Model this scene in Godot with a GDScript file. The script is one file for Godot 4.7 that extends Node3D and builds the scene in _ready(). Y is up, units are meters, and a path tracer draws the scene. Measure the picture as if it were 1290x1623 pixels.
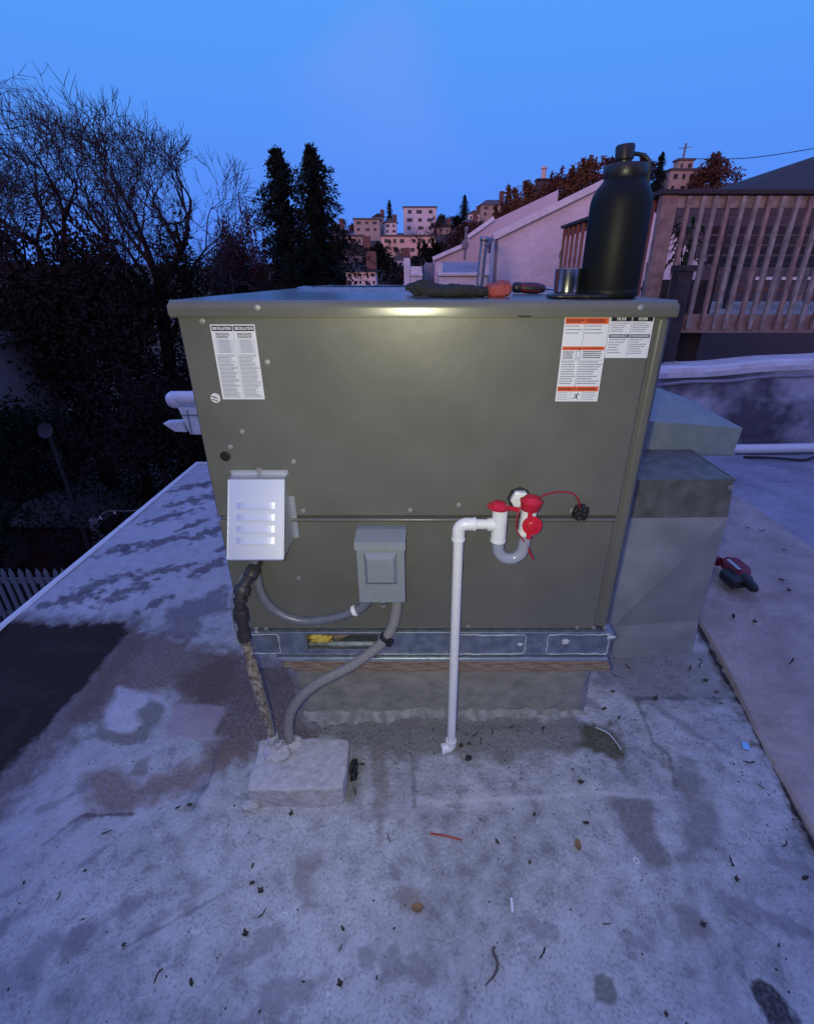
extends Node3D

# ------------------------------------------------------------------ mesh builder
class MB:
	var v := PackedVector3Array()
	var n := PackedVector3Array()
	var u := PackedVector2Array()

	func tri(a: Vector3, b: Vector3, c: Vector3, na: Vector3, nb: Vector3, nc: Vector3, ua := Vector2.ZERO, ub := Vector2.ZERO, uc := Vector2.ZERO) -> void:
		if (b - a).cross(c - a).dot(na + nb + nc) > 0.0:
			v.append(a); v.append(c); v.append(b)
			n.append(na); n.append(nc); n.append(nb)
			u.append(ua); u.append(uc); u.append(ub)
		else:
			v.append(a); v.append(b); v.append(c)
			n.append(na); n.append(nb); n.append(nc)
			u.append(ua); u.append(ub); u.append(uc)

	func quad(a: Vector3, b: Vector3, c: Vector3, d: Vector3, out: Vector3) -> void:
		var m := (b - a).cross(d - a).normalized()
		if m.length() < 0.5:
			m = (c - b).cross(d - b).normalized()
		if m.dot(out) < 0.0:
			m = -m
		tri(a, b, c, m, m, m, Vector2(0, 1), Vector2(1, 1), Vector2(1, 0))
		tri(a, c, d, m, m, m, Vector2(0, 1), Vector2(1, 0), Vector2(0, 0))

	func sq(a: Vector3, b: Vector3, c: Vector3, d: Vector3, na: Vector3, nb: Vector3, nc: Vector3, nd: Vector3) -> void:
		tri(a, b, c, na, nb, nc)
		tri(a, c, d, na, nc, nd)

	# a box whose edges are rounded off by a narrow bevel
	func box(size: Vector3, at: Vector3, bevel := 0.003, turn := Basis.IDENTITY) -> void:
		var h := size * 0.5
		var k := minf(bevel, minf(h.x, minf(h.y, h.z)) * 0.9)
		var ax := [Vector3.RIGHT, Vector3.UP, Vector3.BACK]
		for i in 3:
			for s in [-1.0, 1.0]:
				var nn: Vector3 = ax[i] * s
				var p: Vector3 = ax[(i + 1) % 3]
				var q: Vector3 = ax[(i + 2) % 3]
				var hp := h[(i + 1) % 3] - k
				var hq := h[(i + 2) % 3] - k
				var c := nn * h[i]
				var o: Vector3 = turn * nn
				quad(at + turn * (c - p * hp - q * hq), at + turn * (c + p * hp - q * hq), at + turn * (c + p * hp + q * hq), at + turn * (c - p * hp + q * hq), o)
		if k <= 0.0:
			return
		for i in 3:
			var a: Vector3 = ax[i]
			var p: Vector3 = ax[(i + 1) % 3]
			var q: Vector3 = ax[(i + 2) % 3]
			var la := a * (h[i] - k)
			for s in [-1.0, 1.0]:
				for t in [-1.0, 1.0]:
					var p1: Vector3 = p * s * h[(i + 1) % 3] + q * t * (h[(i + 2) % 3] - k)
					var p2: Vector3 = p * s * (h[(i + 1) % 3] - k) + q * t * h[(i + 2) % 3]
					var n1: Vector3 = turn * (p * s)
					var n2: Vector3 = turn * (q * t)
					sq(at + turn * (p1 - la), at + turn * (p1 + la), at + turn * (p2 + la), at + turn * (p2 - la), n1, n1, n2, n2)
		for sx in [-1.0, 1.0]:
			for sy in [-1.0, 1.0]:
				for sz in [-1.0, 1.0]:
					var g := Vector3(sx, sy, sz)
					var i0 := h - Vector3.ONE * k
					tri(at + turn * (g * Vector3(h.x, i0.y, i0.z)), at + turn * (g * Vector3(i0.x, h.y, i0.z)), at + turn * (g * Vector3(i0.x, i0.y, h.z)), turn * Vector3(sx, 0, 0), turn * Vector3(0, sy, 0), turn * Vector3(0, 0, sz))

	func span(lo: Vector3, hi: Vector3, bevel := 0.003) -> void:
		box((hi - lo).abs(), (lo + hi) * 0.5, bevel)

	func bar(a: Vector3, b: Vector3, w: float, d: float, bevel := 0.003, up := Vector3.UP) -> void:
		var y := (b - a).normalized()
		var x := y.cross(up)
		if x.length() < 0.05:
			x = y.cross(Vector3.BACK)
		x = x.normalized()
		box(Vector3(w, (b - a).length(), d), (a + b) * 0.5, bevel, Basis(x, y, x.cross(y)))

	# radius: one number, or one per point
	func tube(pts: Array, radius: Variant, sides := 10, cap := true) -> void:
		var m := pts.size()
		var t0: Vector3 = (pts[1] - pts[0]).normalized()
		var side := t0.cross(Vector3.UP if absf(t0.y) < 0.9 else Vector3.RIGHT).normalized()
		var prev: Array = []
		var prev_n: Array = []
		for i in m:
			var t: Vector3
			if i == 0: t = pts[1] - pts[0]
			elif i == m - 1: t = pts[i] - pts[i - 1]
			else: t = (pts[i + 1] - pts[i]).normalized() + (pts[i] - pts[i - 1]).normalized()
			t = t.normalized()
			side = (side - t * side.dot(t)).normalized()
			var up := t.cross(side)
			var r: float = radius[i] if radius is Array else radius
			var ring: Array = []
			var rn: Array = []
			for j in sides:
				var a := TAU * j / sides
				var dd := side * cos(a) + up * sin(a)
				rn.append(dd)
				ring.append(pts[i] + dd * r)
			if i > 0:
				for j in sides:
					var k := (j + 1) % sides
					sq(prev[j], prev[k], ring[k], ring[j], prev_n[j], prev_n[k], rn[k], rn[j])
			if cap and (i == 0 or i == m - 1):
				var o := -t if i == 0 else t
				for j in sides:
					tri(pts[i], ring[j], ring[(j + 1) % sides], o, o, o)
			prev = ring
			prev_n = rn

	# profile of (radius, height) turned round the y axis of at
	func lathe(profile: Array, at: Transform3D, seg := 24) -> void:
		var m := profile.size()
		var sn: Array = []
		for i in m - 1:
			var e: Vector2 = profile[i + 1] - profile[i]
			sn.append(Vector2(e.y, -e.x).normalized())
		for i in m - 1:
			var n0: Vector2 = sn[i]
			var n1: Vector2 = sn[i]
			if i > 0 and sn[i - 1].dot(sn[i]) > 0.75: n0 = (sn[i - 1] + sn[i]).normalized()
			if i < m - 2 and sn[i + 1].dot(sn[i]) > 0.75: n1 = (sn[i + 1] + sn[i]).normalized()
			for j in seg:
				var a := TAU * j / seg
				var b := TAU * (j + 1) / seg
				var da := Vector3(cos(a), 0, sin(a))
				var db := Vector3(cos(b), 0, sin(b))
				var p: Vector2 = profile[i]
				var q: Vector2 = profile[i + 1]
				sq(at * (da * p.x + Vector3.UP * p.y), at * (db * p.x + Vector3.UP * p.y), at * (db * q.x + Vector3.UP * q.y), at * (da * q.x + Vector3.UP * q.y),
					at.basis * (da * n0.x + Vector3.UP * n0.y), at.basis * (db * n0.x + Vector3.UP * n0.y), at.basis * (db * n1.x + Vector3.UP * n1.y), at.basis * (da * n1.x + Vector3.UP * n1.y))

	# polygon in the x-y plane of at, pushed from z = 0 to z = depth
	func prism(poly: PackedVector2Array, depth: float, at: Transform3D) -> void:
		var idx := Geometry2D.triangulate_polygon(poly)
		for zz in [0.0, depth]:
			var o: Vector3 = at.basis * Vector3(0, 0, -1.0 if (zz == 0.0) == (depth > 0.0) else 1.0)
			for i in range(0, idx.size(), 3):
				var a := poly[idx[i]]; var b := poly[idx[i + 1]]; var c := poly[idx[i + 2]]
				tri(at * Vector3(a.x, a.y, zz), at * Vector3(b.x, b.y, zz), at * Vector3(c.x, c.y, zz), o, o, o)
		var mid := Vector2.ZERO
		var ccw := not Geometry2D.is_polygon_clockwise(poly)
		for i in poly.size():
			var a := poly[i]
			var b := poly[(i + 1) % poly.size()]
			var e := b - a
			var o2 := Vector2(e.y, -e.x) if ccw else Vector2(-e.y, e.x)
			quad(at * Vector3(a.x, a.y, 0), at * Vector3(b.x, b.y, 0), at * Vector3(b.x, b.y, depth), at * Vector3(a.x, a.y, depth), at.basis * Vector3(o2.x, o2.y, 0))

	# a rounded block with an uneven skin
	func lump(size: Vector3, at: Vector3, div: int, power: float, noise: FastNoiseLite, amp: float, turn := Basis.IDENTITY) -> void:
		var f := func(p: Vector3) -> Vector3:
			var l := pow(pow(absf(p.x), power) + pow(absf(p.y), power) + pow(absf(p.z), power), 1.0 / power)
			var q := p / l
			var w: Vector3 = q * size * 0.5
			w += q.normalized() * noise.get_noise_3dv(at + w) * amp
			return at + turn * w
		for i in 3:
			for s in [-1.0, 1.0]:
				for a in div:
					for b in div:
						var c: Array = []
						for k in [[0, 0], [1, 0], [1, 1], [0, 1]]:
							var p := Vector3.ZERO
							p[i] = s
							p[(i + 1) % 3] = -1.0 + 2.0 * (a + k[0]) / div
							p[(i + 2) % 3] = -1.0 + 2.0 * (b + k[1]) / div
							var e := 0.02
							var p1 := p; p1[(i + 1) % 3] += e
							var p2 := p; p2[(i + 2) % 3] += e
							var w: Vector3 = f.call(p)
							var m: Vector3 = (f.call(p1) - w).cross(f.call(p2) - w).normalized() * s
							c.append([w, m])
						sq(c[0][0], c[1][0], c[2][0], c[3][0], c[0][1], c[1][1], c[2][1], c[3][1])

	# height field: f(x, z) -> y ; the texture spans the area
	func field(x0: float, x1: float, z0: float, z1: float, nx: int, nz: int, f: Callable) -> void:
		var e := 0.004 + 0.1 * (x1 - x0) / nx
		var ps: Array = []
		var ns: Array = []
		for k in nz + 1:
			for i in nx + 1:
				var x := lerpf(x0, x1, float(i) / nx)
				var z := lerpf(z0, z1, float(k) / nz)
				var y: float = f.call(x, z)
				ps.append(Vector3(x, y, z))
				ns.append(Vector3(y - float(f.call(x + e, z)), e, y - float(f.call(x, z + e))).normalized())
		for k in nz:
			for i in nx:
				var a := k * (nx + 1) + i
				var b := a + 1
				var c := a + nx + 2
				var d := a + nx + 1
				var ua := Vector2(float(i) / nx, float(k) / nz)
				var du := Vector2(1.0 / nx, 0)
				var dv := Vector2(0, 1.0 / nz)
				tri(ps[a], ps[b], ps[c], ns[a], ns[b], ns[c], ua, ua + du, ua + du + dv)
				tri(ps[a], ps[c], ps[d], ns[a], ns[c], ns[d], ua, ua + du + dv, ua + dv)

	func mesh() -> ArrayMesh:
		var arr := []
		arr.resize(Mesh.ARRAY_MAX)
		arr[Mesh.ARRAY_VERTEX] = v
		arr[Mesh.ARRAY_NORMAL] = n
		arr[Mesh.ARRAY_TEX_UV] = u
		var m := ArrayMesh.new()
		m.add_surface_from_arrays(Mesh.PRIMITIVE_TRIANGLES, arr)
		return m

# ------------------------------------------------------------------ naming and placing
var taken := {}
var rng := RandomNumberGenerator.new()
var M := {}

func numbered(called: String) -> String:
	if not taken.has(called):
		taken[called] = 0
		return called
	taken[called] += 1
	return "%s_%03d" % [called, taken[called]]

func tag(o: Node, label: String, category := "", group := "", kind := "") -> void:
	if label != "": o.set_meta("label", label)
	if category != "": o.set_meta("category", category)
	if group != "": o.set_meta("group", group)
	if kind != "": o.set_meta("kind", kind)

func thing(called: String, label: String, category: String, at := Vector3.ZERO, group := "") -> Node3D:
	var o := Node3D.new()
	o.name = numbered(called)
	add_child(o)
	o.position = at
	tag(o, label, category, group)
	return o

# a part of a thing, its mesh given in world coordinates
func part(o: Node3D, called: String, b: MB, m: Material, kind := "") -> MeshInstance3D:
	var i := MeshInstance3D.new()
	i.name = called
	i.mesh = b.mesh()
	i.material_override = m
	o.add_child(i, true)
	if o.get_parent() == self:
		i.position = -o.position
	if kind != "": i.set_meta("kind", kind)
	return i

# the same, its mesh given in the thing's own coordinates
func own(o: Node3D, called: String, b: MB, m: Material, kind := "") -> MeshInstance3D:
	var i := part(o, called, b, m, kind)
	i.position = Vector3.ZERO
	return i

func single(called: String, b: MB, m: Material, label: String, category: String, at := Vector3.ZERO, group := "") -> MeshInstance3D:
	var i := MeshInstance3D.new()
	i.name = numbered(called)
	i.mesh = b.mesh()
	i.material_override = m
	i.position = at
	add_child(i)
	tag(i, label, category, group)
	return i

func struct(called: String, b: MB, m: Material) -> MeshInstance3D:
	var i := single(called, b, m, "", "")
	i.set_meta("kind", "structure")
	return i

func copy(o: Node3D, called: String, label: String, at: Vector3, turn := 0.0, size := Vector3.ONE) -> Node3D:
	var c: Node3D = o.duplicate()
	c.name = numbered(called)
	add_child(c)
	c.position = at
	c.rotation.y = turn
	c.scale = size
	c.set_meta("label", label)
	return c

# ------------------------------------------------------------------ materials
func noise(s: int, f: float, octaves := 4, kind := FastNoiseLite.TYPE_SIMPLEX_SMOOTH) -> FastNoiseLite:
	var q := FastNoiseLite.new()
	q.seed = s
	q.frequency = f
	q.noise_type = kind
	q.fractal_octaves = octaves
	return q

func grey(w: int, h: int, s: int, f: float, octaves := 4, kind := FastNoiseLite.TYPE_SIMPLEX_SMOOTH) -> PackedByteArray:
	var im := noise(s, f, octaves, kind).get_image(w, h, false, false, true)
	im.convert(Image.FORMAT_L8)
	return im.get_data()

func seamless(s: int, f: float, octaves := 4, kind := FastNoiseLite.TYPE_SIMPLEX_SMOOTH) -> Image:
	var im := noise(s, f, octaves, kind).get_seamless_image(256, 256, false, false, 0.15, true)
	im.convert(Image.FORMAT_L8)
	return im

# a tileable texture that runs between two base colours (linear values)
func mottle(a: Color, b: Color, s: int, coarse := 0.02, fine := 0.2, sharp := 0.5, fine_share := 0.35, stretch := 1) -> ImageTexture:
	var p := seamless(s, coarse, 4).get_data()
	var q := seamless(s + 7, fine, 3).get_data()
	var out := PackedByteArray()
	out.resize(256 * 256 * 3)
	var lut := PackedByteArray()
	lut.resize(256 * 3)
	for i in 256:
		var c := a.lerp(b, i / 255.0).linear_to_srgb()
		lut[i * 3] = int(clampf(c.r, 0, 1) * 255); lut[i * 3 + 1] = int(clampf(c.g, 0, 1) * 255); lut[i * 3 + 2] = int(clampf(c.b, 0, 1) * 255)
	for y in 256:
		for x in 256:
			var k := y * 256 + x
			var kk := ((y * stretch) % 256) * 256 + x
			var t := (p[kk] * (1.0 - fine_share) + q[kk] * fine_share) / 255.0
			t = clampf((t - 0.5) / maxf(1.0 - sharp, 0.02) + 0.5, 0.0, 1.0)
			var j := int(t * 255.0) * 3
			out[k * 3] = lut[j]; out[k * 3 + 1] = lut[j + 1]; out[k * 3 + 2] = lut[j + 2]
	var im := Image.create_from_data(256, 256, false, Image.FORMAT_RGB8, out)
	im.generate_mipmaps()
	return ImageTexture.create_from_image(im)

var bumps := {}
func bump(s: int, f: float, strength: float, octaves := 4, kind := FastNoiseLite.TYPE_SIMPLEX_SMOOTH) -> ImageTexture:
	var key := "%d %f %f" % [s, f, strength]
	if not bumps.has(key):
		var im := seamless(s, f, octaves, kind)
		im.convert(Image.FORMAT_RGBA8)
		im.bump_map_to_normal_map(strength)
		bumps[key] = ImageTexture.create_from_image(im)
	return bumps[key]

func mat(called: String, c: Color, rough := 0.6, metal := 0.0) -> StandardMaterial3D:
	var m := StandardMaterial3D.new()
	m.resource_name = called
	m.albedo_color = c.linear_to_srgb()
	m.roughness = rough
	m.metallic = metal
	M[called] = m
	return m

func tex(called: String, t: Texture2D, rough := 0.7, scale := 1.0, metal := 0.0, normal: Texture2D = null, depth := 1.0) -> StandardMaterial3D:
	var m := mat(called, Color.WHITE, rough, metal)
	m.albedo_texture = t
	m.uv1_triplanar = true
	m.uv1_world_triplanar = true
	m.uv1_scale = Vector3.ONE * scale
	if normal:
		m.normal_enabled = true
		m.normal_texture = normal
		m.normal_scale = depth
	return m

func C(r: float, g: float, b: float) -> Color:
	return Color(r, g, b)

func make_materials() -> void:
	var fine := bump(3, 0.25, 2.0)
	var rough_b := bump(5, 0.05, 5.0)
	tex("unit_paint", mottle(C(.116, .115, .098), C(.145, .142, .123), 11, .012, .3, .3, .3), .37, 1.6, 0.0, bump(9, .012, .6), .45)
	tex("lid_paint", mottle(C(.116, .115, .098), C(.145, .142, .123), 11, .012, .3, .3, .3), .24, 2.0)
	tex("galvanised", mottle(C(.42, .46, .50), C(.60, .63, .67), 13, .05, .2, .45, .3), .34, 4.0, .85, fine, .12)
	tex("galvanised_dull", mottle(C(.20, .24, .29), C(.34, .38, .44), 14, .03, .25, .5, .3), .42, 3.0, .75, fine, .2)
	tex("box_paint", mottle(C(.215, .235, .255), C(.25, .27, .29), 15, .03, .3, .3), .5, 4.0, 0.0, fine, .1)
	tex("grey_conduit", mottle(C(.10, .11, .135), C(.16, .17, .20), 16, .05, .3, .5), .32, 5.0)
	tex("dusty_conduit", mottle(C(.17, .165, .16), C(.27, .26, .255), 17, .05, .3, .5), .7, 6.0, 0.0, fine, .3)
	tex("iron", mottle(C(.018, .017, .018), C(.05, .045, .045), 18, .06, .3, .5), .45, 8.0, 0.0, fine, .5)
	tex("flaking_pipe", mottle(C(.10, .06, .045), C(.34, .31, .26), 19, .03, .16, .66), .8, 5.0, 0.0, rough_b, .8)
	tex("white_plastic", mottle(C(.70, .70, .70), C(.80, .80, .79), 20, .03, .3, .3), .32, 5.0)
	mat("red_plastic", C(.50, .012, .03), .35)
	mat("red_wire", C(.36, .012, .02), .4)
	mat("black_rubber", C(.012, .012, .013), .6)
	mat("screw_zinc", C(.34, .34, .34), .5, .5)
	tex("bottle_black", mottle(C(.006, .007, .008), C(.010, .011, .012), 21, .05, .4, .3), .5, 8.0, 0.0, bump(23, .4, 2.0), .15).metallic_specular = .3
	mat("steel", C(.62, .61, .60), .16, 1.0)
	mat("dark_plastic", C(.014, .014, .016), .38)
	tex("glove_knit", mottle(C(.010, .011, .012), C(.028, .029, .03), 24, .2, .5, .3), .9, 14.0, 0.0, bump(25, .5, 4.0), .6)
	tex("glove_red", mottle(C(.30, .050, .045), C(.40, .085, .075), 26, .1, .4, .4), .85, 14.0, 0.0, bump(25, .5, 4.0), .5)
	tex("sealant", mottle(C(.40, .42, .46), C(.62, .64, .68), 27, .1, .4, .4), .6, 9.0)
	tex("raw_wood", mottle(C(.14, .10, .075), C(.34, .26, .20), 28, .015, .2, .5, .35, 7), .8, 4.0, 0.0, fine, .4)
	tex("curb_coat", mottle(C(.215, .215, .195), C(.31, .305, .285), 29, .02, .2, .55), .75, 2.2, 0.0, rough_b, .3)
	tex("mortar", mottle(C(.36, .345, .34), C(.50, .48, .48), 30, .03, .2, .5), .85, 4.0, 0.0, rough_b, .5)
	tex("duct_coat", mottle(C(.28, .295, .29), C(.40, .415, .41), 31, .012, .15, .45, .25), .42, 1.4, .25, bump(6, .02, 2.0), .5)
	tex("duct_dark", mottle(C(.085, .085, .068), C(.17, .168, .15), 32, .015, .2, .4), .6, 3.0, 0.0, fine, .2)  # dark olive; on the top plate it stands for the cap shade
	tex("cap_paint", mottle(C(.20, .245, .23), C(.27, .31, .295), 33, .02, .2, .4), .8, 2.0, 0.0, fine, .15)
	tex("strip_coat", mottle(C(.29, .235, .205), C(.42, .345, .31), 34, .014, .16, .5, .3), .8, 1.1, 0.0, rough_b, .5)
	tex("far_roof", mottle(C(.21, .21, .245), C(.34, .335, .38), 35, .012, .12, .5), .75, .6, 0.0, rough_b, .4)
	tex("parapet", mottle(C(.085, .08, .10), C(.46, .45, .50), 36, .014, .10, .58, .16), .8, .35, 0.0, rough_b, .5)
	tex("white_paint", mottle(C(.62, .60, .62), C(.78, .76, .77), 37, .02, .2, .5), .6, 1.2)
	tex("white_metal", mottle(C(.66, .66, .68), C(.80, .79, .80), 38, .02, .2, .5), .4, 2.0)
	tex("cedar", mottle(C(.20, .128, .095), C(.40, .27, .21), 39, .02, .3, .45), .75, 1.6, 0.0, fine, .4)
	tex("cedar_red", mottle(C(.20, .085, .062), C(.34, .165, .125), 40, .02, .3, .45), .75, 1.6, 0.0, fine, .4)
	tex("weathered_wood", mottle(C(.22, .18, .145), C(.43, .36, .30), 41, .02, .3, .45), .8, 1.6, 0.0, fine, .4)
	tex("dark_wood", mottle(C(.020, .015, .016), C(.05, .038, .036), 42, .02, .3, .5), .7, 2.0)
	tex("stucco", mottle(C(.56, .50, .52), C(.72, .66, .68), 43, .006, .1, .45), .8, .4, 0.0, rough_b, .2)
	tex("shingle_dark", mottle(C(.018, .018, .022), C(.035, .034, .04), 44, .05, .3, .4), .85, 1.5)
	tex("bark", mottle(C(.018, .013, .014), C(.045, .034, .034), 45, .05, .3, .5), .9, 2.0, 0.0, rough_b, .6)
	tex("soil", mottle(C(.012, .011, .009), C(.035, .03, .022), 46, .01, .15, .5), .95, .5)
	tex("hill_ground", mottle(C(.03, .028, .02), C(.08, .06, .045), 47, .01, .15, .5), .95, .05)
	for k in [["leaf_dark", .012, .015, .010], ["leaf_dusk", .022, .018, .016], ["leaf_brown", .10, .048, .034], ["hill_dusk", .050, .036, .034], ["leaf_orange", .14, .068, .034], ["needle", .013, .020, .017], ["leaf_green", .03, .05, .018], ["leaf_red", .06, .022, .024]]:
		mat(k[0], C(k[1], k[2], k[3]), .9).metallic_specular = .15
	mat("window_dark", C(.03, .032, .045), .08)
	for k in [["house_white", .74, .68, .68], ["house_glow_pink", .78, .56, .45], ["gable_pink", .58, .50, .51], ["house_tan", .46, .37, .31], ["house_grey", .22, .21, .23], ["house_dark", .08, .07, .08], ["brick_red", .17, .085, .07]]:  # the pink house colour has sunset glow brightened into it
		tex(k[0], mottle(C(k[1] * .85, k[2] * .85, k[3] * .85), C(k[1], k[2], k[3]), 50 + int(k[1] * 100), .02, .2, .4), .85, .3)
	tex("roof_grey", mottle(C(.07, .068, .075), C(.12, .115, .125), 61, .03, .2, .4), .85, .4)
	tex("fillet", mottle(C(.15, .16, .135), C(.36, .355, .345), 65, .025, .2, .72), .85, 3.0, 0.0, rough_b, .3)
	tex("bright_sheet", mottle(C(.62, .64, .66), C(.68, .70, .72), 66, .01, .2, .3), .46, 2.0, .85)
	mat("yellow_foam", C(.62, .46, .10), .9)
	mat("blue_chip", C(.22, .50, .85), .5)
	tex("dry_leaf", mottle(C(.022, .018, .015), C(.06, .045, .035), 62, .1, .3, .5), .8, 20.0)
	tex("tan_leaf", mottle(C(.17, .09, .04), C(.30, .18, .09), 63, .1, .3, .5), .8, 20.0)
	tex("twig_bark", mottle(C(.06, .05, .05), C(.13, .11, .10), 64, .1, .3, .5), .85, 20.0)
	var clear := mat("clear_hose", Color(.50, .52, .62), .12)
	clear.transparency = BaseMaterial3D.TRANSPARENCY_ALPHA
	clear.albedo_color.a = .45
	mat("drill_red", C(.16, .012, .028), .4)
	mat("drill_black", C(.015, .013, .016), .45)

# ------------------------------------------------------------------ sky, camera, light
func sky_texture() -> ImageTexture:
	var w := 512
	var h := 256
	var cirrus := noise(71, .9, 3)
	var im := Image.create(w, h, false, Image.FORMAT_RGBF)
	var low := SKY_LOW
	for y in h:
		var e := (0.5 - (y + 0.5) / h) * PI
		for x in w:
			var a := (x + 0.5) / w * TAU                 # 0 looks along -z
			var d := Vector3(sin(a) * cos(e), sin(e), -cos(a) * cos(e))
			var up := maxf(d.y, 0.0)
			var ahead: Color = low.lerp(SKY_MID, smoothstep(0.0, 0.45, up))
			var behind: Color = DUSK_LOW.lerp(DUSK_MID, smoothstep(0.0, 0.32, up))
			var c := ahead.lerp(behind, smoothstep(-0.35, 0.95, d.z))
			c = c.lerp(SKY_TOP, smoothstep(0.30, 0.75, up))
			var veil := smoothstep(0.0, 0.55, cirrus.get_noise_3dv(d * Vector3(1.6, 2.6, 1.6))) * smoothstep(0.1, 0.35, up)
			c = c.lerp(Color(.30, .33, .93), veil * .4)
			im.set_pixel(x, y, c)
	return ImageTexture.create_from_image(im)

const SKY_LOW := Color(.090, .250, .93)
const SKY_MID := Color(.092, .350, .94)
const SKY_TOP := Color(.22, .31, .98)
const DUSK_LOW := Color(.66, .44, .62)
const DUSK_MID := Color(.40, .38, .98)
const EYE := Vector3(0, 1.42, 0)
const PITCH := 25.8

func camera_and_light() -> void:
	var cam := Camera3D.new()
	cam.name = "camera"
	cam.position = EYE
	cam.rotation_degrees.x = -PITCH
	cam.projection = Camera3D.PROJECTION_FRUSTUM
	cam.near = 0.05
	cam.far = 900.0
	cam.size = 2.0 * cam.near * 811.5 / 773.0
	cam.frustum_offset = Vector2(-23.0 / 773.0 * cam.near, 0)
	add_child(cam)
	cam.current = true
	var sky := Sky.new()
	var sm := PanoramaSkyMaterial.new()
	sm.panorama = sky_texture()
	sky.sky_material = sm
	var env := Environment.new()
	env.background_mode = Environment.BG_SKY
	env.sky = sky
	env.tonemap_mode = Environment.TONE_MAPPER_LINEAR
	env.tonemap_exposure = 1.0
	env.sdfgi_enabled = true
	env.ssao_enabled = true
	env.ssil_enabled = true
	var we := WorldEnvironment.new()
	we.name = "world"
	we.environment = env
	add_child(we)
	# the last light of the sun that has set behind the photographer
	var sun := DirectionalLight3D.new()
	sun.name = "afterglow"
	sun.light_color = Color(1.0, .70, .60)
	sun.light_energy = 0.28
	sun.light_angular_distance = 14.0
	sun.shadow_enabled = true
	sun.rotation_degrees = Vector3(-9, -22, 0)
	add_child(sun)
	# the phone that takes the picture, its torch lit: the highlight on the cabinet comes from it
	var tilt := Basis(Vector3.RIGHT, deg_to_rad(-PITCH))
	var phone := thing("mobile_phone", "dark mobile phone with its torch lit, held up where the picture is taken", "phone", EYE + tilt * Vector3(0, -.05, .012))
	var b := MB.new()
	b.box(Vector3(.076, .155, .008), Vector3.ZERO, .003, tilt)
	own(phone, "phone_body", b, M["dark_plastic"])
	var led := MB.new()
	var lp := tilt * Vector3(-.034, .052, -.005)
	led.lathe([Vector2(0, .0), Vector2(.004, 0), Vector2(.004, .001), Vector2(0, .001)], Transform3D(tilt * Basis(Vector3.RIGHT, deg_to_rad(-90)), lp), 12)
	var glow := mat("torch_led", C(.8, .8, .75), .3)
	glow.emission_enabled = true
	glow.emission = Color(1, .97, .88)
	glow.emission_energy_multiplier = 2.0
	own(phone, "torch_lamp", led, glow)
	var torch := SpotLight3D.new()
	torch.name = "torch_light"
	torch.light_color = Color(1.0, .99, .82)
	torch.light_energy = 1.15
	torch.light_size = 0.012
	torch.spot_range = 60.0
	torch.spot_attenuation = 2.0
	torch.spot_angle = 66.0
	torch.spot_angle_attenuation = 1.0
	torch.shadow_enabled = true
	torch.position = EYE + tilt * Vector3(-.034, .002, .002)
	torch.rotation_degrees.x = -PITCH + 2.0
	add_child(torch)

# ------------------------------------------------------------------ the roof under everything
const RX0 := -1.95
const RZ0 := -3.9
const RW := 3.3
const RD := 3.6
const TW := 1400
const TH := 1528
var px := PackedFloat32Array()
var wob := PackedByteArray()
var fin := PackedByteArray()

func V(x: float, z: float) -> Vector2:
	return Vector2(x, z)

# a patch of another colour with its own ragged outline
func patch(poly: Array, c: Color, share: float, soft: float, ragged: float, grain := 0.45) -> void:
	var n := poly.size()
	var lo := Vector2(1e9, 1e9)
	var hi := -lo
	for p in poly:
		lo = lo.min(p); hi = hi.max(p)
	var pad := soft + ragged
	var i0 := maxi(0, int((lo.x - pad - RX0) / RW * TW)); var i1 := mini(TW - 1, int((hi.x + pad - RX0) / RW * TW))
	var j0 := maxi(0, int((lo.y - pad - RZ0) / RD * TH)); var j1 := mini(TH - 1, int((hi.y + pad - RZ0) / RD * TH))
	var ax := PackedFloat32Array(); var az := PackedFloat32Array(); var ex := PackedFloat32Array(); var ez := PackedFloat32Array(); var ee := PackedFloat32Array()
	for k in n:
		var e: Vector2 = poly[(k + 1) % n] - poly[k]
		ax.append(poly[k].x); az.append(poly[k].y); ex.append(e.x); ez.append(e.y); ee.append(maxf(e.length_squared(), 1e-9))
	for j in range(j0, j1 + 1):
		var z := RZ0 + RD * (j + .5) / TH
		for i in range(i0, i1 + 1):
			var x := RX0 + RW * (i + .5) / TW
			var best := 1e9
			var inside := false
			for k in n:
				var qx := x - ax[k]
				var qz := z - az[k]
				var t := clampf((qx * ex[k] + qz * ez[k]) / ee[k], 0.0, 1.0)
				var dx := qx - ex[k] * t
				var dz := qz - ez[k] * t
				best = minf(best, dx * dx + dz * dz)
				var bz := az[k] + ez[k]
				if (az[k] > z) != (bz > z) and x < ax[k] + ex[k] * qz / ez[k]:
					inside = not inside
			var w := wob[j * TW + i] / 255.0 - 0.5
			var d := sqrt(best) * (-1.0 if inside else 1.0) + w * 2.0 * ragged
			var g := fin[j * TW + i] * .5 / 255.0 + wob[((j * 5) % TH) * TW + (i * 5) % TW] * .5 / 255.0
			var a := clampf(0.5 - d / (soft * .8), 0.0, 1.0) * share * (1.0 - grain + grain * 2.0 * g)
			if a > 0.003:
				a = minf(a, 1.0)
				var o := (j * TW + i) * 3
				px[o] += (c.r - px[o]) * a
				px[o + 1] += (c.g - px[o + 1]) * a
				px[o + 2] += (c.b - px[o + 2]) * a

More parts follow.
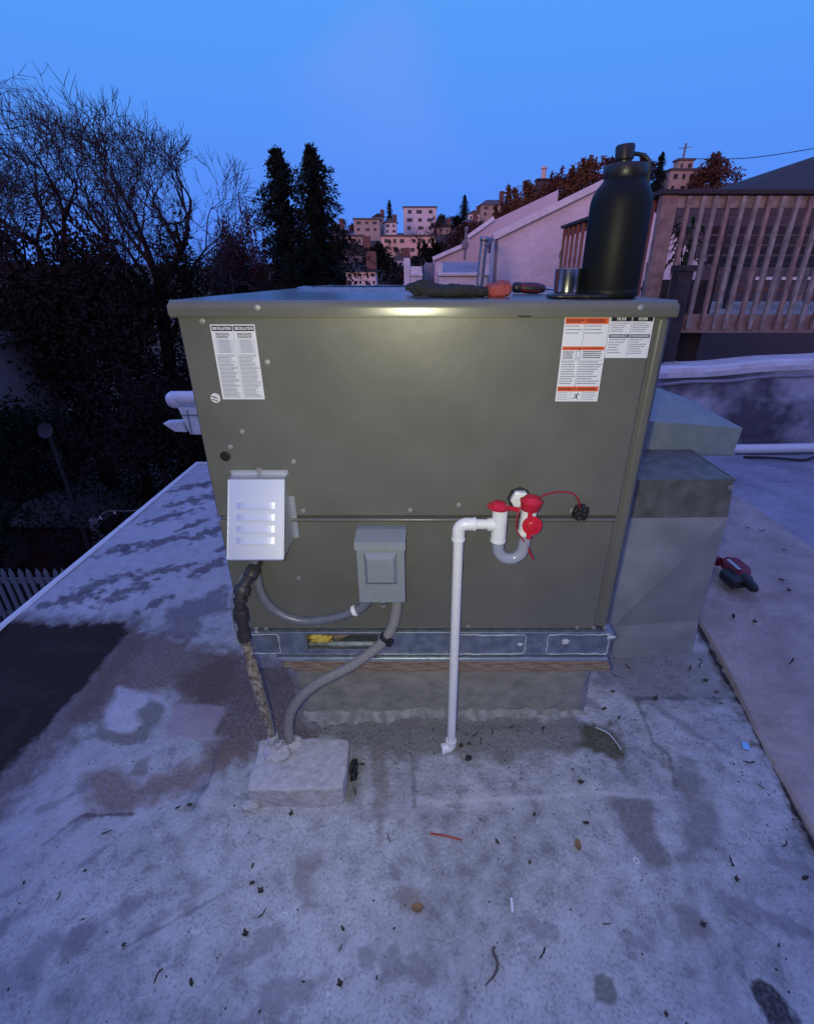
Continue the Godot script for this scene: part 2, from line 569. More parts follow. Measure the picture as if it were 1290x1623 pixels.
func streak(at: Vector2, long: float, wide: float, turn: float, c: Color, share: float) -> void:
	var p: Array = []
	var d := Vector2(cos(turn), sin(turn))
	var s := Vector2(-d.y, d.x)
	for k in 7:
		var a := TAU * k / 7
		p.append(at + d * cos(a) * long * .5 + s * sin(a) * wide * .5)
	patch(p, c, share, wide * .5, wide * .7)

func line(pts: Array, wide: float, c: Color, share: float) -> void:
	for k in pts.size() - 1:
		var d: Vector2 = (pts[k + 1] - pts[k]).normalized()
		var s := Vector2(-d.y, d.x) * wide * .5
		patch([pts[k] + s, pts[k + 1] + s, pts[k + 1] - s, pts[k] - s], c, share, wide * .6, wide * .8)

func roof_texture() -> ImageTexture:
	var a := grey(TW, TH, 101, .004, 5)
	var b := grey(TW, TH, 102, .03, 4)
	var c := grey(TW, TH, 103, .22, 3)
	wob = grey(TW, TH, 104, .030, 5)
	fin = c
	var e := grey(TW, TH, 105, .009, 4)
	px.resize(TW * TH * 3)
	for k in TW * TH:
		var t := a[k] * .0022 + b[k] * .0020 + c[k] * .0016 - .20        # broad, middle and fine mottling of the worn coating
		var o := k * 3
		px[o] = .178 + .36 * t
		px[o + 1] = .178 + .36 * t
		px[o + 2] = .178 + .36 * t
		# hairline brush and shrinkage marks in the coating
		var r := absi(e[k] - 128)
		if r < 2 and b[k] > 110:
			px[o] *= .72; px[o + 1] *= .71; px[o + 2] *= .72
		elif absi(e[k] - 150) < 2 and b[k] < 140:
			px[o] *= 1.3; px[o + 1] *= 1.3; px[o + 2] *= 1.3
		# scattered small grime spots
		if c[k] < 62 and a[k] > 120:
			px[o] *= .70; px[o + 1] *= .69; px[o + 2] *= .70
		var low: int = b[k] + (c[k] - 128) / 4
		if low < 92:
			var m := minf((92 - low) * .007, .34) * (1.0 if a[k] < 150 else .45)
			px[o] += (.15 - px[o]) * m; px[o + 1] += (.145 - px[o + 1]) * m; px[o + 2] += (.145 - px[o + 2]) * m
		elif low > 172:
			var m := minf((low - 172) * .010, .4)
			px[o] += (.46 - px[o]) * m; px[o + 1] += (.455 - px[o + 1]) * m; px[o + 2] += (.47 - px[o + 2]) * m
	# brighter sky light painted into the coating as paler patches at the left
	patch([V(-2.1, -4.0), V(-.5, -4.0), V(-.55, -2.0), V(-.8, -1.7), V(-1.1, -1.85), V(-2.1, -1.85)], C(.48, .455, .49), .55, .2, .06, .7)
	patch([V(-1.3, -1.1), V(-.9, -1.15), V(-.72, -.95), V(-.95, -.75), V(-1.3, -.7)], C(.42, .40, .43), .4, .15, .05, .7)
	var brown := C(.150, .100, .080)
	var dark := C(.10, .085, .095)
	var olive := C(.125, .12, .105)
	var pale := C(.52, .50, .54)
	# bare dark cap sheet where the pale coating stops, a brown margin round it
	patch([V(-2.2, -1.84), V(-1.28, -1.80), V(-1.17, -1.60), V(-1.16, -1.25), V(-1.22, -.95), V(-1.25, -.2), V(-2.2, -.2)], C(.15, .115, .11), .85, .10, .05)
	patch([V(-1.31, -1.72), V(-1.15, -1.72), V(-.78, -1.56), V(-.69, -1.36), V(-.77, -1.27), V(-.97, -1.36), V(-1.12, -1.33), V(-1.19, -1.22), V(-1.27, -1.27)], brown, .8, .10, .04)
	patch([V(-.81, -1.60), V(-.51, -1.51), V(-.42, -1.27), V(-.31, -1.22), V(-.36, -1.13), V(-.51, -1.12), V(-.60, -1.05), V(-.68, -1.09), V(-.75, -1.22), V(-.84, -1.27), V(-.94, -1.46)], C(.125, .082, .070), .85, .10, .04)
	patch([V(-1.06, -1.03), V(-1.01, -1.06), V(-.85, -1.01), V(-.74, -1.08), V(-.64, -1.15), V(-.56, -1.11), V(-.65, -1.02), V(-.76, -.96), V(-.87, -.91), V(-.98, -.90)], C(.19, .135, .11), .8, .06, .03)
	patch([V(-1.16, -1.39), V(-.96, -1.34), V(-.92, -1.30), V(-1.03, -1.27), V(-.97, -1.19), V(-1.10, -1.19), V(-1.14, -1.27)], pale, .75, .03, .015)
	patch([V(-.91, -1.31), V(-.71, -1.30), V(-.72, -1.15), V(-.87, -1.16)], C(.34, .28, .30), .8, .02, .012)
	patch([V(-1.19, -1.24), V(-1.14, -1.26), V(-1.09, -1.19), V(-1.00, -1.18), V(-.98, -1.22), V(-1.04, -1.28), V(-1.01, -1.33), V(-.94, -1.31), V(-.93, -1.24), V(-.93, -1.16), V(-.98, -1.13), V(-1.09, -1.16)], C(.17, .155, .14), .8, .022, .014)
	patch([V(-.93, -1.07), V(-.89, -1.10), V(-.88, -1.03), V(-.93, -1.02)], C(.18, .165, .15), .7, .02, .014)
	patch([V(-1.21, -1.88), V(-1.06, -2.01), V(-1.00, -2.09), V(-.91, -1.88), V(-1.01, -1.81), V(-.97, -1.68), V(-1.13, -1.66), V(-1.14, -1.74)], C(.15, .12, .135), .75, .05, .03)
	# left strip: wind-driven dirt in slanting tongues
	for s in [[-1.56, -2.52, .40, .10], [-1.56, -3.16, .5, .12], [-1.47, -2.01, .30, .09], [-1.65, -2.09, .34, .10], [-1.66, -2.86, .4, .10], [-1.31, -2.64, .3, .10], [-1.38, -2.21, .3, .07], [-1.69, -1.96, .3, .08], [-1.70, -3.39, .4, .1], [-1.16, -2.25, .25, .08], [-1.5, -3.5, .4, .1], [-1.2, -2.95, .3, .1], [-1.73, -2.45, .28, .07], [-1.28, -1.92, .2, .05], [-1.45, -2.75, .22, .06], [-1.1, -2.5, .24, .05]]:
		streak(V(s[0], s[1]), s[2], s[3], -.75 + sin(s[0] * 40.0) * .25, dark, .8)
	# in front of the cabinet
	patch([V(-.38, -1.26), V(.52, -1.26), V(.63, -1.18), V(.55, -1.10), V(.27, -1.06), V(-.06, -1.09), V(-.23, -1.11)], C(.175, .165, .145), .8, .06, .04)
	patch([V(.57, -1.22), V(.66, -1.22), V(.68, -1.13), V(.64, -1.05), V(.59, -1.10), V(.53, -1.13)], C(.085, .08, .042), .9, .04, .025)
	patch([V(.56, -.95), V(.69, -.95), V(.66, -.77), V(.59, -.75), V(.57, -.85)], C(.165, .145, .14), .8, .04, .02)
	patch([V(.80, -1.09), V(.86, -1.07), V(.86, -.90), V(.82, -.79), V(.71, -.78), V(.77, -.92)], C(.17, .165, .17), .7, .05, .03)
	patch([V(.70, -1.62), V(1.25, -1.62), V(1.2, -1.30), V(.85, -1.30), V(.68, -1.4)], C(.19, .175, .17), .6, .08, .05)
	patch([V(-.35, -.79), V(-.27, -.80), V(-.28, -.74), V(-.27, -.67), V(-.30, -.65), V(-.33, -.72)], C(.21, .17, .15), .6, .03, .02)
	patch([V(-.09, -.69), V(-.03, -.71), V(.02, -.67), V(-.03, -.65)], C(.22, .18, .155), .6, .025, .02)
	patch([V(.71, -.52), V(.76, -.53), V(.79, -.49), V(.79, -.43), V(.73, -.43), V(.735, -.475)], C(.05, .05, .05), .95, .012, .022)
	patch([V(.39, -.54), V(.43, -.53), V(.43, -.50), V(.42, -.485), V(.37, -.485)], C(.15, .155, .125), .8, .012, .012)
	patch([V(.63, -.67), V(.69, -.67), V(.70, -.62), V(.67, -.61), V(.62, -.61)], C(.20, .175, .18), .7, .02, .014)
	patch([V(-.13, -1.14), V(-.095, -.96), V(-.12, -.81), V(-.15, -.98), V(-.17, -1.14)], C(.22, .19, .175), .65, .02, .012)
	patch([V(-.28, -1.08), V(-.20, -1.08), V(-.18, -.93), V(-.23, -.93)], C(.14, .135, .10), .6, .04, .02)
	for s in [[-.9, -.55, .3, .09, -.6], [-.78, -.63, .22, .06, -.7], [-1.05, -.60, .2, .06, -.7], [-.62, -.66, .18, .05, -.6], [-.40, -.57, .22, .05, -.6], [-.30, -.50, .2, .06, -.4], [-.98, -.88, .10, .03, -.8], [-1.08, -.95, .14, .03, -.7], [-.88, -.80, .12, .02, -.9], [-.05, -.55, .2, .05, .2], [.28, -.62, .1, .05, .1], [.50, -.60, .1, .03, .5], [.13, -1.17, .22, .04, .05], [-.05, -1.22, .10, .06, .3], [.3, -1.21, .2, .02, .0], [.62, -1.33, .1, .05, .3], [.92, -1.2, .3, .03, .9], [.98, -1.33, .26, .03, .1], [1.0, -.75, .16, .05, .4], [.85, -.65, .2, .04, .5]]:
		streak(V(s[0], s[1]), s[2], s[3], s[4], C(.19, .175, .185), .55)
	# ridges of pale sealant along the lapped seams, olive dirt and a dark line along the walkway edge
	line([V(-.03, -.95), V(.06, -.93), V(.21, -.94), V(.56, -.96), V(.71, -.95)], .010, C(.46, .45, .46), .7)
	line([V(-.02, -.935), V(.12, -.91), V(.2, -.925)], .008, C(.44, .43, .44), .6)
	line([V(.80, -1.33), V(.78, -1.14), V(.81, -1.09), V(.78, -.97)], .012, C(.13, .125, .13), .6)
	line([V(.80, -1.335), V(1.0, -1.34), V(1.12, -1.33)], .016, C(.12, .11, .115), .6)
	line([V(-.04, -1.20), V(-.02, -.92)], .010, C(.15, .14, .14), .5)
	line([V(-.63, -1.30), V(-.68, -1.14), V(-.66, -1.0), V(-.68, -.91)], .010, C(.14, .12, .125), .6)
	line([V(-1.0, -.90), V(-.84, -.905)], .008, C(.08, .07, .075), .7)
	line([V(-1.0, -.90), V(-1.03, -.84), V(-1.05, -.81)], .016, C(.13, .11, .11), .6)
	line([V(-.73, -.60), V(-.62, -.66), V(-.50, -.72)], .008, C(.42, .41, .43), .5)
	line([V(-.70, -.585), V(-.6, -.64), V(-.5, -.70)], .007, C(.14, .13, .14), .5)
	line([V(-.36, -.90), V(-.1, -.915), V(.1, -.905)], .012, C(.36, .35, .36), .4)
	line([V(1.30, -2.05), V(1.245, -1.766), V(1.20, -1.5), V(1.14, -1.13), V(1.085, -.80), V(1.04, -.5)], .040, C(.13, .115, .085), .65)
	line([V(1.30, -2.05), V(1.245, -1.766), V(1.20, -1.5), V(1.14, -1.13), V(1.085, -.80), V(1.04, -.5)], .014, C(.035, .03, .028), .95)  # narrow near-black line along the foot of the step
	# the dark sheet itself, with its pale granules
	patch([V(-2.2, -1.775), V(-1.34, -1.775), V(-1.30, -1.70), V(-1.305, -1.25), V(-1.33, -1.0), V(-1.35, -.2), V(-2.2, -.2)], C(.030, .021, .018), .985, .035, .022, .06)
	for s in [[-1.6, -1.4, .5, .12, .3], [-1.75, -1.1, .4, .1, .8], [-1.5, -1.62, .3, .08, .1], [-1.42, -1.2, .25, .06, 1.2]]:
		streak(V(s[0], s[1]), s[2], s[3], s[4], C(.06, .045, .04), .35)
	var out := PackedByteArray()
	out.resize(TW * TH * 3)
	var lut := PackedByteArray()
	lut.resize(1024)
	for k in 1024:
		lut[k] = int(clampf(Color(k / 1023.0, 0, 0).linear_to_srgb().r, 0, 1) * 255)
	for k in TW * TH:
		var gr := .93 + c[(k * 3) % (TW * TH)] * .00055
		var o := k * 3
		out[o] = lut[int(clampf(px[o] * gr, 0, 1) * 1023.0)]
		out[o + 1] = lut[int(clampf(px[o + 1] * gr, 0, 1) * 1023.0)]
		out[o + 2] = lut[int(clampf(px[o + 2] * gr, 0, 1) * 1023.0)]
	px = PackedFloat32Array()
	var im := Image.create_from_data(TW, TH, false, Image.FORMAT_RGB8, out)
	im.generate_mipmaps()
	return ImageTexture.create_from_image(im)

var rn1: FastNoiseLite
var rn2: FastNoiseLite

# height of the roof sheet: patched, blistered, with lapped seams
func roof_y(x: float, z: float) -> float:
	var y := rn1.get_noise_2d(x, z) * .008 + rn2.get_noise_2d(x, z) * .0022
	y += .007 * smoothstep(0, .012, -.945 - z + .01 * sin(x * 9.0)) * smoothstep(-.08, -.03, x) * smoothstep(.75, .7, x)
	y += .007 * smoothstep(0, .012, x - .79 - .02 * sin(z * 12.0)) * smoothstep(-1.35, -1.3, z) * smoothstep(-.9, -.98, z)
	y += .007 * smoothstep(0, .012, x + .67 + .3 * (z + 1.1) * .15) * smoothstep(-1.3, -1.25, z) * smoothstep(-.9, -.95, z) * smoothstep(-.45, -.55, x)
	y += .006 * smoothstep(0, .01, x + .025 + .02 * (z + 1.0)) * smoothstep(-1.22, -1.18, z) * smoothstep(-.9, -.95, z) * smoothstep(.6, .5, x)
	y -= .006 * smoothstep(.0, .03, -1.30 - x) * smoothstep(-1.80, -1.75, z)
	return y

func roof() -> void:
	rn1 = noise(81, 1.6, 3)
	rn2 = noise(82, 14.0, 3)
	var m := mat("roof_coating", Color.WHITE, .78)
	m.metallic_specular = .25
	m.albedo_texture = roof_texture()
	m.normal_enabled = true
	var nm := noise(83, .12, 4).get_image(TW, TH, false, false, true)
	nm.convert(Image.FORMAT_RGBA8)
	nm.bump_map_to_normal_map(4.0)
	var b := MB.new()
	b.field(-1.88, 1.35, -3.86, -.3, 150, 166, roof_y)
	# texture coordinates span the area of the texture, not of the sheet
	for k in b.v.size():
		b.u[k] = Vector2((b.v[k].x - RX0) / RW, (b.v[k].z - RZ0) / RD)
	m.normal_texture = ImageTexture.create_from_image(nm)
	m.normal_scale = .35
	struct("roof", b, m)
	var back := MB.new()
	back.field(-1.88, 5.8, -.3, 2.6, 60, 30, func(x: float, z: float) -> float: return roof_y(x, z) - .001)
	struct("roof_behind", back, M["far_roof"])
	var right := MB.new()
	right.field(1.35, 5.8, -4.3, -.3, 60, 60, func(x: float, z: float) -> float: return rn1.get_noise_2d(x, z) * .012 - .002)
	struct("roof_right", right, M["far_roof"])
	var rear := MB.new()
	rear.field(.3, 1.35, -4.3, -3.86, 12, 8, func(x: float, z: float) -> float: return rn1.get_noise_2d(x, z) * .012 - .002)
	struct("roof_rear", rear, M["far_roof"])
	# raised strip on the right, its near edge a low step
	var sn := noise(84, 2.0, 3)
	var strip := MB.new()
	var top := func(x: float, z: float) -> float: return .018 + (x - 1.15) * .045 + sn.get_noise_2d(x, z) * .006
	var edge := func(z: float) -> float: return 1.09 + (-z - .8) * .165 + .008 * sin(z * 7.0)
	var prev: Array = []
	for k in 61:
		var z := lerpf(.6, -3.1, k / 60.0)
		var e: float = edge.call(z)
		var row: Array = [Vector3(e - .002, -.02, z), Vector3(e, .008, z), Vector3(e + .008, top.call(e + .02, z), z)]
		for i in range(1, 15):
			var x := lerpf(e + .02, 2.15, i / 14.0)
			row.append(Vector3(x, top.call(x, z), z))
		row.append(Vector3(2.19, .05, z)); row.append(Vector3(2.22, -.02, z))
		if k > 0:
			for i in row.size() - 1:
				strip.quad(prev[i], prev[i + 1], row[i + 1], row[i], Vector3(-.3 if i < 2 else 0.0, 1, 0))
		prev = row
	for i in prev.size() - 1:
		strip.quad(prev[i], prev[i + 1], prev[i + 1] * Vector3(1, 0, 1) + Vector3(0, -.03, -.02), prev[i] * Vector3(1, 0, 1) + Vector3(0, -.03, -.02), Vector3(0, .3, -1))
	struct("raised_roof_walkway", strip, M["strip_coat"])
	# the building that carries the roof
	var house := thing("building", "flat roofed building that carries the grey coated roof", "building", Vector3(1.9, -3.3, -1))
	var w := MB.new()
	w.span(Vector3(-1.84, -3.3, -3.84), Vector3(5.76, -.06, 2.56), 0)
	part(house, "wall", w, M["brick_red"])
	var drip := MB.new()
	drip.prism(PackedVector2Array([Vector2(-1.875, -.09), Vector2(-1.895, -.09), Vector2(-1.895, .012), Vector2(-1.878, .014), Vector2(-1.868, .004), Vector2(-1.875, 0)]), 6.4, Transform3D(Basis.IDENTITY, Vector3(0, 0, -3.87)))
	drip.span(Vector3(-1.90, -.09, -3.885), Vector3(.3, .012, -3.865), .002)
	part(house, "drip_edge", drip, M["white_metal"])

# ------------------------------------------------------------------ the packaged air conditioner
func screw(o: Node3D, at: Vector3, r := .0048, out := Vector3.BACK) -> void:
	var b := MB.new()
	var q := Quaternion(Vector3.UP, out)
	b.lathe([Vector2(r * 1.5, 0), Vector2(r * 1.45, .0012), Vector2(r, .0018), Vector2(r * .96, .005), Vector2(0, .0058)], Transform3D(Basis(q), at), 6)
	part(o, "screw", b, M["screw_zinc"])

func heading(o: Node3D, text: String, at: Vector3, w: float, h: float, ink: Color) -> void:
	var t := TextMesh.new()
	var f := SystemFont.new()
	f.font_names = PackedStringArray(["Droid Sans"])
	f.font_weight = 700
	t.font = f
	t.text = text
	t.font_size = 24
	t.pixel_size = .001
	t.depth = .0003
	var i := MeshInstance3D.new()
	i.name = "lettering"
	i.mesh = t
	i.material_override = mat("ink_" + text, ink, .6)
	o.add_child(i, true)
	var s := t.get_aabb().size
	i.position = at
	i.scale = Vector3(w / maxf(s.x, .001), h / maxf(s.y, .001), 1)

func print_lines(im: Image, r: Rect2i, pitch: int, thick: int, ink: Color, ragged := .35) -> void:
	var y := r.position.y
	while y + thick <= r.end.y:
		var x := r.position.x
		var stop := r.end.x - int(rng.randf() * ragged * r.size.x)
		while x < stop:
			var w := rng.randi_range(3, 11)
			im.fill_rect(Rect2i(x, y, mini(w, stop - x), thick), ink)
			x += w + 2
		y += pitch

func sticker(o: Node3D, im: Image, x0: float, x1: float, y0: float, y1: float, z: float) -> MeshInstance3D:
	im.generate_mipmaps()
	var m := mat("print_%d" % M.size(), Color.WHITE, .5)
	m.albedo_texture = ImageTexture.create_from_image(im)
	var b := MB.new()
	b.quad(Vector3(x0, y0, z + .0008), Vector3(x1, y0, z + .0008), Vector3(x1, y1, z + .0008), Vector3(x0, y1, z + .0008), Vector3.BACK)
	var i := part(o, "label_sticker", b, m)
	var s := MB.new()
	s.span(Vector3(x0, y0, z - .0004), Vector3(x1, y1, z + .0006), 0)
	var e := MeshInstance3D.new()
	e.name = "backing"
	e.mesh = s.mesh()
	e.material_override = M["white_paint"]
	i.add_child(e, true)
	return i

func stickers(o: Node3D, z: float) -> void:
	var white := Color(.86, .86, .87)
	var ink := Color(.36, .36, .42)
	var black := Color(.06, .06, .09)
	# left: installation notes in two columns
	var im := Image.create(300, 500, false, Image.FORMAT_RGB8)
	im.fill(white)
	im.fill_rect(Rect2i(8, 8, 138, 34), black)
	im.fill_rect(Rect2i(154, 8, 138, 34), black)
	for c in 2:
		var x := 14 + c * 146
		print_lines(im, Rect2i(x + 14, 54, 100, 34), 9, 5, black, .2)
		im.fill_rect(Rect2i(x + 2, 92, 126, 92), Color(.80, .80, .83))
		print_lines(im, Rect2i(x + 24, 98, 84, 84), 8, 4, Color(.55, .55, .6), .1)
		print_lines(im, Rect2i(x, 194, 130, 292), 9, 4, ink)
	im.fill_rect(Rect2i(149, 8, 2, 484), Color(.55, .55, .6))
	var i := sticker(o, im, -.478, -.377, 1.153, 1.322, z)
	heading(i, "INSTALLATION", Vector3(-.4525, 1.3137, z + .0012), .041, .0065, Color(.85, .85, .87))
	heading(i, "INSTALLATION", Vector3(-.4025, 1.3137, z + .0012), .041, .0065, Color(.85, .85, .87))
	# orange warnings
	var w := Image.create(300, 556, false, Image.FORMAT_RGB8)
	w.fill(white)
	var orange := Color(.86, .36, .16)
	var rust := Color(.55, .19, .10)
	var a: Array = [[6, 38, orange], [186, 24, orange], [452, 34, orange]]
	for s in a:
		w.fill_rect(Rect2i(6, s[0], 288, s[1]), s[2])
		print_lines(w, Rect2i(14, s[0] + 8, 100, s[1] - 16), 40, s[1] - 16, rust, .1)
		print_lines(w, Rect2i(146, s[0] + 8, 140, s[1] - 16), 40, s[1] - 16, rust, .1)
		for k in 16:
			w.fill_rect(Rect2i(124 - k / 2, s[0] + 5 + k, 1 + k, 1), black)
	w.fill_rect(Rect2i(136, 44, 2, 140), ink)
	print_lines(w, Rect2i(12, 54, 118, 66), 22, 5, ink)
	print_lines(w, Rect2i(142, 54, 148, 66), 22, 5, ink)
	print_lines(w, Rect2i(16, 218, 76, 50), 13, 7, Color(.2, .2, .25), .15)
	print_lines(w, Rect2i(150, 216, 130, 54), 13, 7, Color(.2, .2, .25), .15)
	w.fill_rect(Rect2i(100, 212, 40, 58), Color(.74, .74, .78))
	w.fill_rect(Rect2i(112, 222, 16, 30), white)
	w.fill_rect(Rect2i(6, 274, 288, 2), ink)
	w.fill_rect(Rect2i(126, 276, 2, 174), ink)
	print_lines(w, Rect2i(12, 284, 108, 164), 16, 6, ink)
	print_lines(w, Rect2i(134, 284, 156, 164), 16, 6, ink)
	w.fill_rect(Rect2i(100, 488, 2, 64), ink)
	w.fill_rect(Rect2i(186, 488, 2, 64), ink)
	print_lines(w, Rect2i(10, 492, 84, 52), 12, 3, ink)
	print_lines(w, Rect2i(194, 492, 94, 52), 12, 3, ink)
	# the falling figure between them
	for p in [[148, 498, 8, 8], [140, 508, 12, 18], [130, 526, 12, 6], [120, 532, 12, 5], [146, 526, 6, 10], [152, 534, 6, 8], [128, 506, 14, 4], [152, 502, 12, 4], [164, 508, 6, 6]]:
		w.fill_rect(Rect2i(p[0], p[1], p[2], p[3]), black)
	sticker(o, w, .322, .4235, 1.148, 1.338, z)
	# filter notes beside it, printed black
	var f := Image.create(300, 276, false, Image.FORMAT_RGB8)
	f.fill(white)
	for s in [[8, 28], [120, 22]]:
		f.fill_rect(Rect2i(8, s[0], 138, s[1]), black)
		f.fill_rect(Rect2i(154, s[0], 138, s[1]), black)
	f.fill_rect(Rect2i(149, 8, 2, 260), ink)
	print_lines(f, Rect2i(12, 46, 130, 66), 13, 4, ink)
	print_lines(f, Rect2i(158, 46, 130, 66), 13, 4, ink)
	print_lines(f, Rect2i(16, 126, 122, 10), 20, 9, white, .1)
	print_lines(f, Rect2i(158, 126, 130, 10), 20, 9, white, .02)
	print_lines(f, Rect2i(12, 152, 118, 100), 17, 5, ink, .5)
	print_lines(f, Rect2i(158, 152, 124, 104), 15, 5, ink, .5)
	var g := sticker(o, f, .4245, .523, 1.249, 1.3405, z)
	heading(g, "FILTER", Vector3(.4495, 1.3335, z + .0012), .020, .0056, Color(.85, .85, .87))
	heading(g, "FILTER", Vector3(.4975, 1.3335, z + .0012), .020, .0056, Color(.85, .85, .87))

func cabinet() -> void:
	var o := thing("rooftop_air_conditioner", "large olive grey packaged air conditioner on a galvanised base rail", "air conditioner", Vector3(0, .345, -1.8))
	var z := -1.177
	var b := MB.new()
	b.span(Vector3(-.548, .452, -2.46), Vector3(.556, 1.345, -1.186), .012)
	part(o, "cabinet", b, M["unit_paint"])
	var up := MB.new()
	up.span(Vector3(-.549, .838, -1.20), Vector3(.5265, 1.343, z), .004)
	part(o, "upper_panel", up, M["unit_paint"])
	var lo := MB.new()
	lo.span(Vector3(-.549, .455, -1.20), Vector3(.5235, .826, z - .002), .004)
	part(o, "lower_panel", lo, M["unit_paint"])
	var ledge := MB.new()
	ledge.span(Vector3(-.352, .8245, -1.19), Vector3(.527, .8350, z + .010), .0048)
	part(o, "panel_flange", ledge, M["lid_paint"])
	var post := MB.new()
	post.span(Vector3(.530, .452, -1.26), Vector3(.567, 1.345, z + .001), .016)
	part(o, "corner_post", post, M["unit_paint"])
	var lid := MB.new()
	lid.span(Vector3(-.566, 1.3415, -2.475), Vector3(.574, 1.3725, -1.170), .0105)
	# the pressed front lip leans back a little before it rolls over
	var row: Array = [[Vector2(-1.1640, 1.3415), 1.0], [Vector2(-1.1650, 1.3560), 4.0]]
	for k in 8:
		var a := deg_to_rad(4.0 + 86.0 * (k + 1) / 8.0)
		row.append([Vector2(-1.1800 + .0150 * cos(a), 1.3577 + .0150 * sin(a)), rad_to_deg(a)])
	for k in row.size() - 1:
		var na := Vector3(0, sin(deg_to_rad(row[k][1])), cos(deg_to_rad(row[k][1])))
		var nb := Vector3(0, sin(deg_to_rad(row[k + 1][1])), cos(deg_to_rad(row[k + 1][1])))
		var p: Vector2 = row[k][0]
		var q: Vector2 = row[k + 1][0]
		lid.sq(Vector3(-.557, p.y, p.x), Vector3(.565, p.y, p.x), Vector3(.565, q.y, q.x), Vector3(-.557, q.y, q.x), na, na, nb, nb)
		for s in [-1.0, 1.0]:
			var x0 := -.557 if s < 0 else .565
			var x1 := -.5655 if s < 0 else .5735
			var sa := (na + Vector3(s, 0, 0)).normalized()
			var sb := (nb + Vector3(s, 0, 0)).normalized()
			lid.sq(Vector3(x0, p.y, p.x), Vector3(x1, minf(p.y, 1.362), p.x - .009), Vector3(x1, minf(q.y, 1.362), q.x - .009), Vector3(x0, q.y, q.x), na, sa, sb, nb)
	part(o, "lid", lid, M["lid_paint"])
	var hem := MB.new()
	hem.span(Vector3(-.562, 1.337, -2.47), Vector3(.570, 1.3425, -1.1705), .001)
	part(o, "lid_hem", hem, M["unit_paint"])
	# slot in the hem, right of the middle
	var slit := MB.new()
	slit.span(Vector3(.215, 1.3375, -1.1705), Vector3(.245, 1.3412, -1.1698), 0)
	part(o, "slot", slit, M["black_rubber"])
	# condenser fan in the lid
	var fan := MB.new()
	fan.lathe([Vector2(.235, 0), Vector2(.29, 0), Vector2(.285, .010), Vector2(.255, .013), Vector2(.240, .010), Vector2(.235, 0)], Transform3D(Basis.IDENTITY, Vector3(-.20, 1.372, -2.12)), 40)
	var ring := part(o, "fan_orifice", fan, M["galvanised_dull"])
	var well := MB.new()
	well.lathe([Vector2(.236, .006), Vector2(0, .006)], Transform3D(Basis.IDENTITY, Vector3(-.20, 1.3692, -2.12)), 40)
	var hole := part(ring, "fan_opening", well, M["black_rubber"])
	hole.position = Vector3.ZERO
	var wires := MB.new()
	for k in 6:
		var r := .05 + k * .037
		var pts: Array = []
		for j in 33:
			pts.append(Vector3(-.20 + cos(TAU * j / 32) * r, 1.3815, -2.12 + sin(TAU * j / 32) * r))
		wires.tube(pts, .0022, 5, false)
	for k in 8:
		var a := TAU * k / 8
		wires.tube([Vector3(-.20 + cos(a) * .03, 1.384, -2.12 + sin(a) * .03), Vector3(-.20 + cos(a) * .27, 1.384, -2.12 + sin(a) * .27)], .0025, 5)
	var gw := part(ring, "fan_guard", wires, M["iron"])
	gw.position = Vector3.ZERO
	# base rail, folded from galvanised sheet round a lift slot
	var rail := MB.new()
	rail.span(Vector3(-.548, .446, -2.45), Vector3(.580, .4535, -1.1655), .002)
	rail.span(Vector3(-.548, .362, -1.180), Vector3(-.350, .446, -1.170), .001)
	rail.span(Vector3(-.133, .362, -1.180), Vector3(.580, .446, -1.170), .001)
	rail.span(Vector3(-.350, .362, -1.180), Vector3(-.133, .384, -1.170), .001)
	rail.span(Vector3(-.350, .440, -1.180), Vector3(-.133, .446, -1.170), .001)
	rail.span(Vector3(-.552, .362, -2.45), Vector3(-.546, .446, -1.181), .001)
	rail.span(Vector3(.574, .362, -2.45), Vector3(.580, .446, -1.181), .001)
	part(o, "base_rail", rail, M["galvanised_dull"])
	var foot := MB.new()
	foot.span(Vector3(-.450, .345, -1.24), Vector3(.575, .3575, -1.158), .002)
	foot.span(Vector3(-.548, .3585, -2.45), Vector3(.578, .3615, -1.176), .001)
	part(o, "rail_flange", foot, M["galvanised"])
	var inside := MB.new()
	inside.span(Vector3(-.36, .345, -1.40), Vector3(-.12, .37, -1.22), .002)
	part(o, "crossmember", inside, M["galvanised_dull"])
	var wool := MB.new()
	wool.lump(Vector3(.075, .03, .03), Vector3(-.318, .392, -1.215), 6, 2.6, noise(85, 60.0), .01)
	part(o, "insulation_scrap", wool, M["yellow_foam"])
	var stick := MB.new()
	stick.box(Vector3(.11, .035, .012), Vector3(-.235, .405, -1.235), .002, Basis(Vector3.BACK, .5))
	part(o, "wood_scrap", stick, M["raw_wood"])
	# beads of sealant run round the blanked-off openings
	for s in [[-.552, -.435, .368, .442], [.10, .318, .366, .440], [.385, .572, .366, .442]]:
		var bead := MB.new()
		var x0: float = s[0]; var x1: float = s[1]; var y0: float = s[2]; var y1: float = s[3]
		var pts: Array = []
		for k in 41:
			var a := TAU * k / 40
			var cx := clampf(cos(a) * 1.35, -1, 1)
			var cy := clampf(sin(a) * 1.35, -1, 1)
			pts.append(Vector3((x0 + x1) * .5 + cx * (x1 - x0) * .5 + rng.randf_range(-.0015, .0015), (y0 + y1) * .5 + cy * (y1 - y0) * .5 + rng.randf_range(-.0025, .0025), -1.1695))
		var rr: Array = []
		for k in 41:
			rr.append(rng.randf_range(.0006, .0024))
		bead.tube(pts, rr, 6, false)
		part(o, "sealant_bead", bead, M["sealant"])
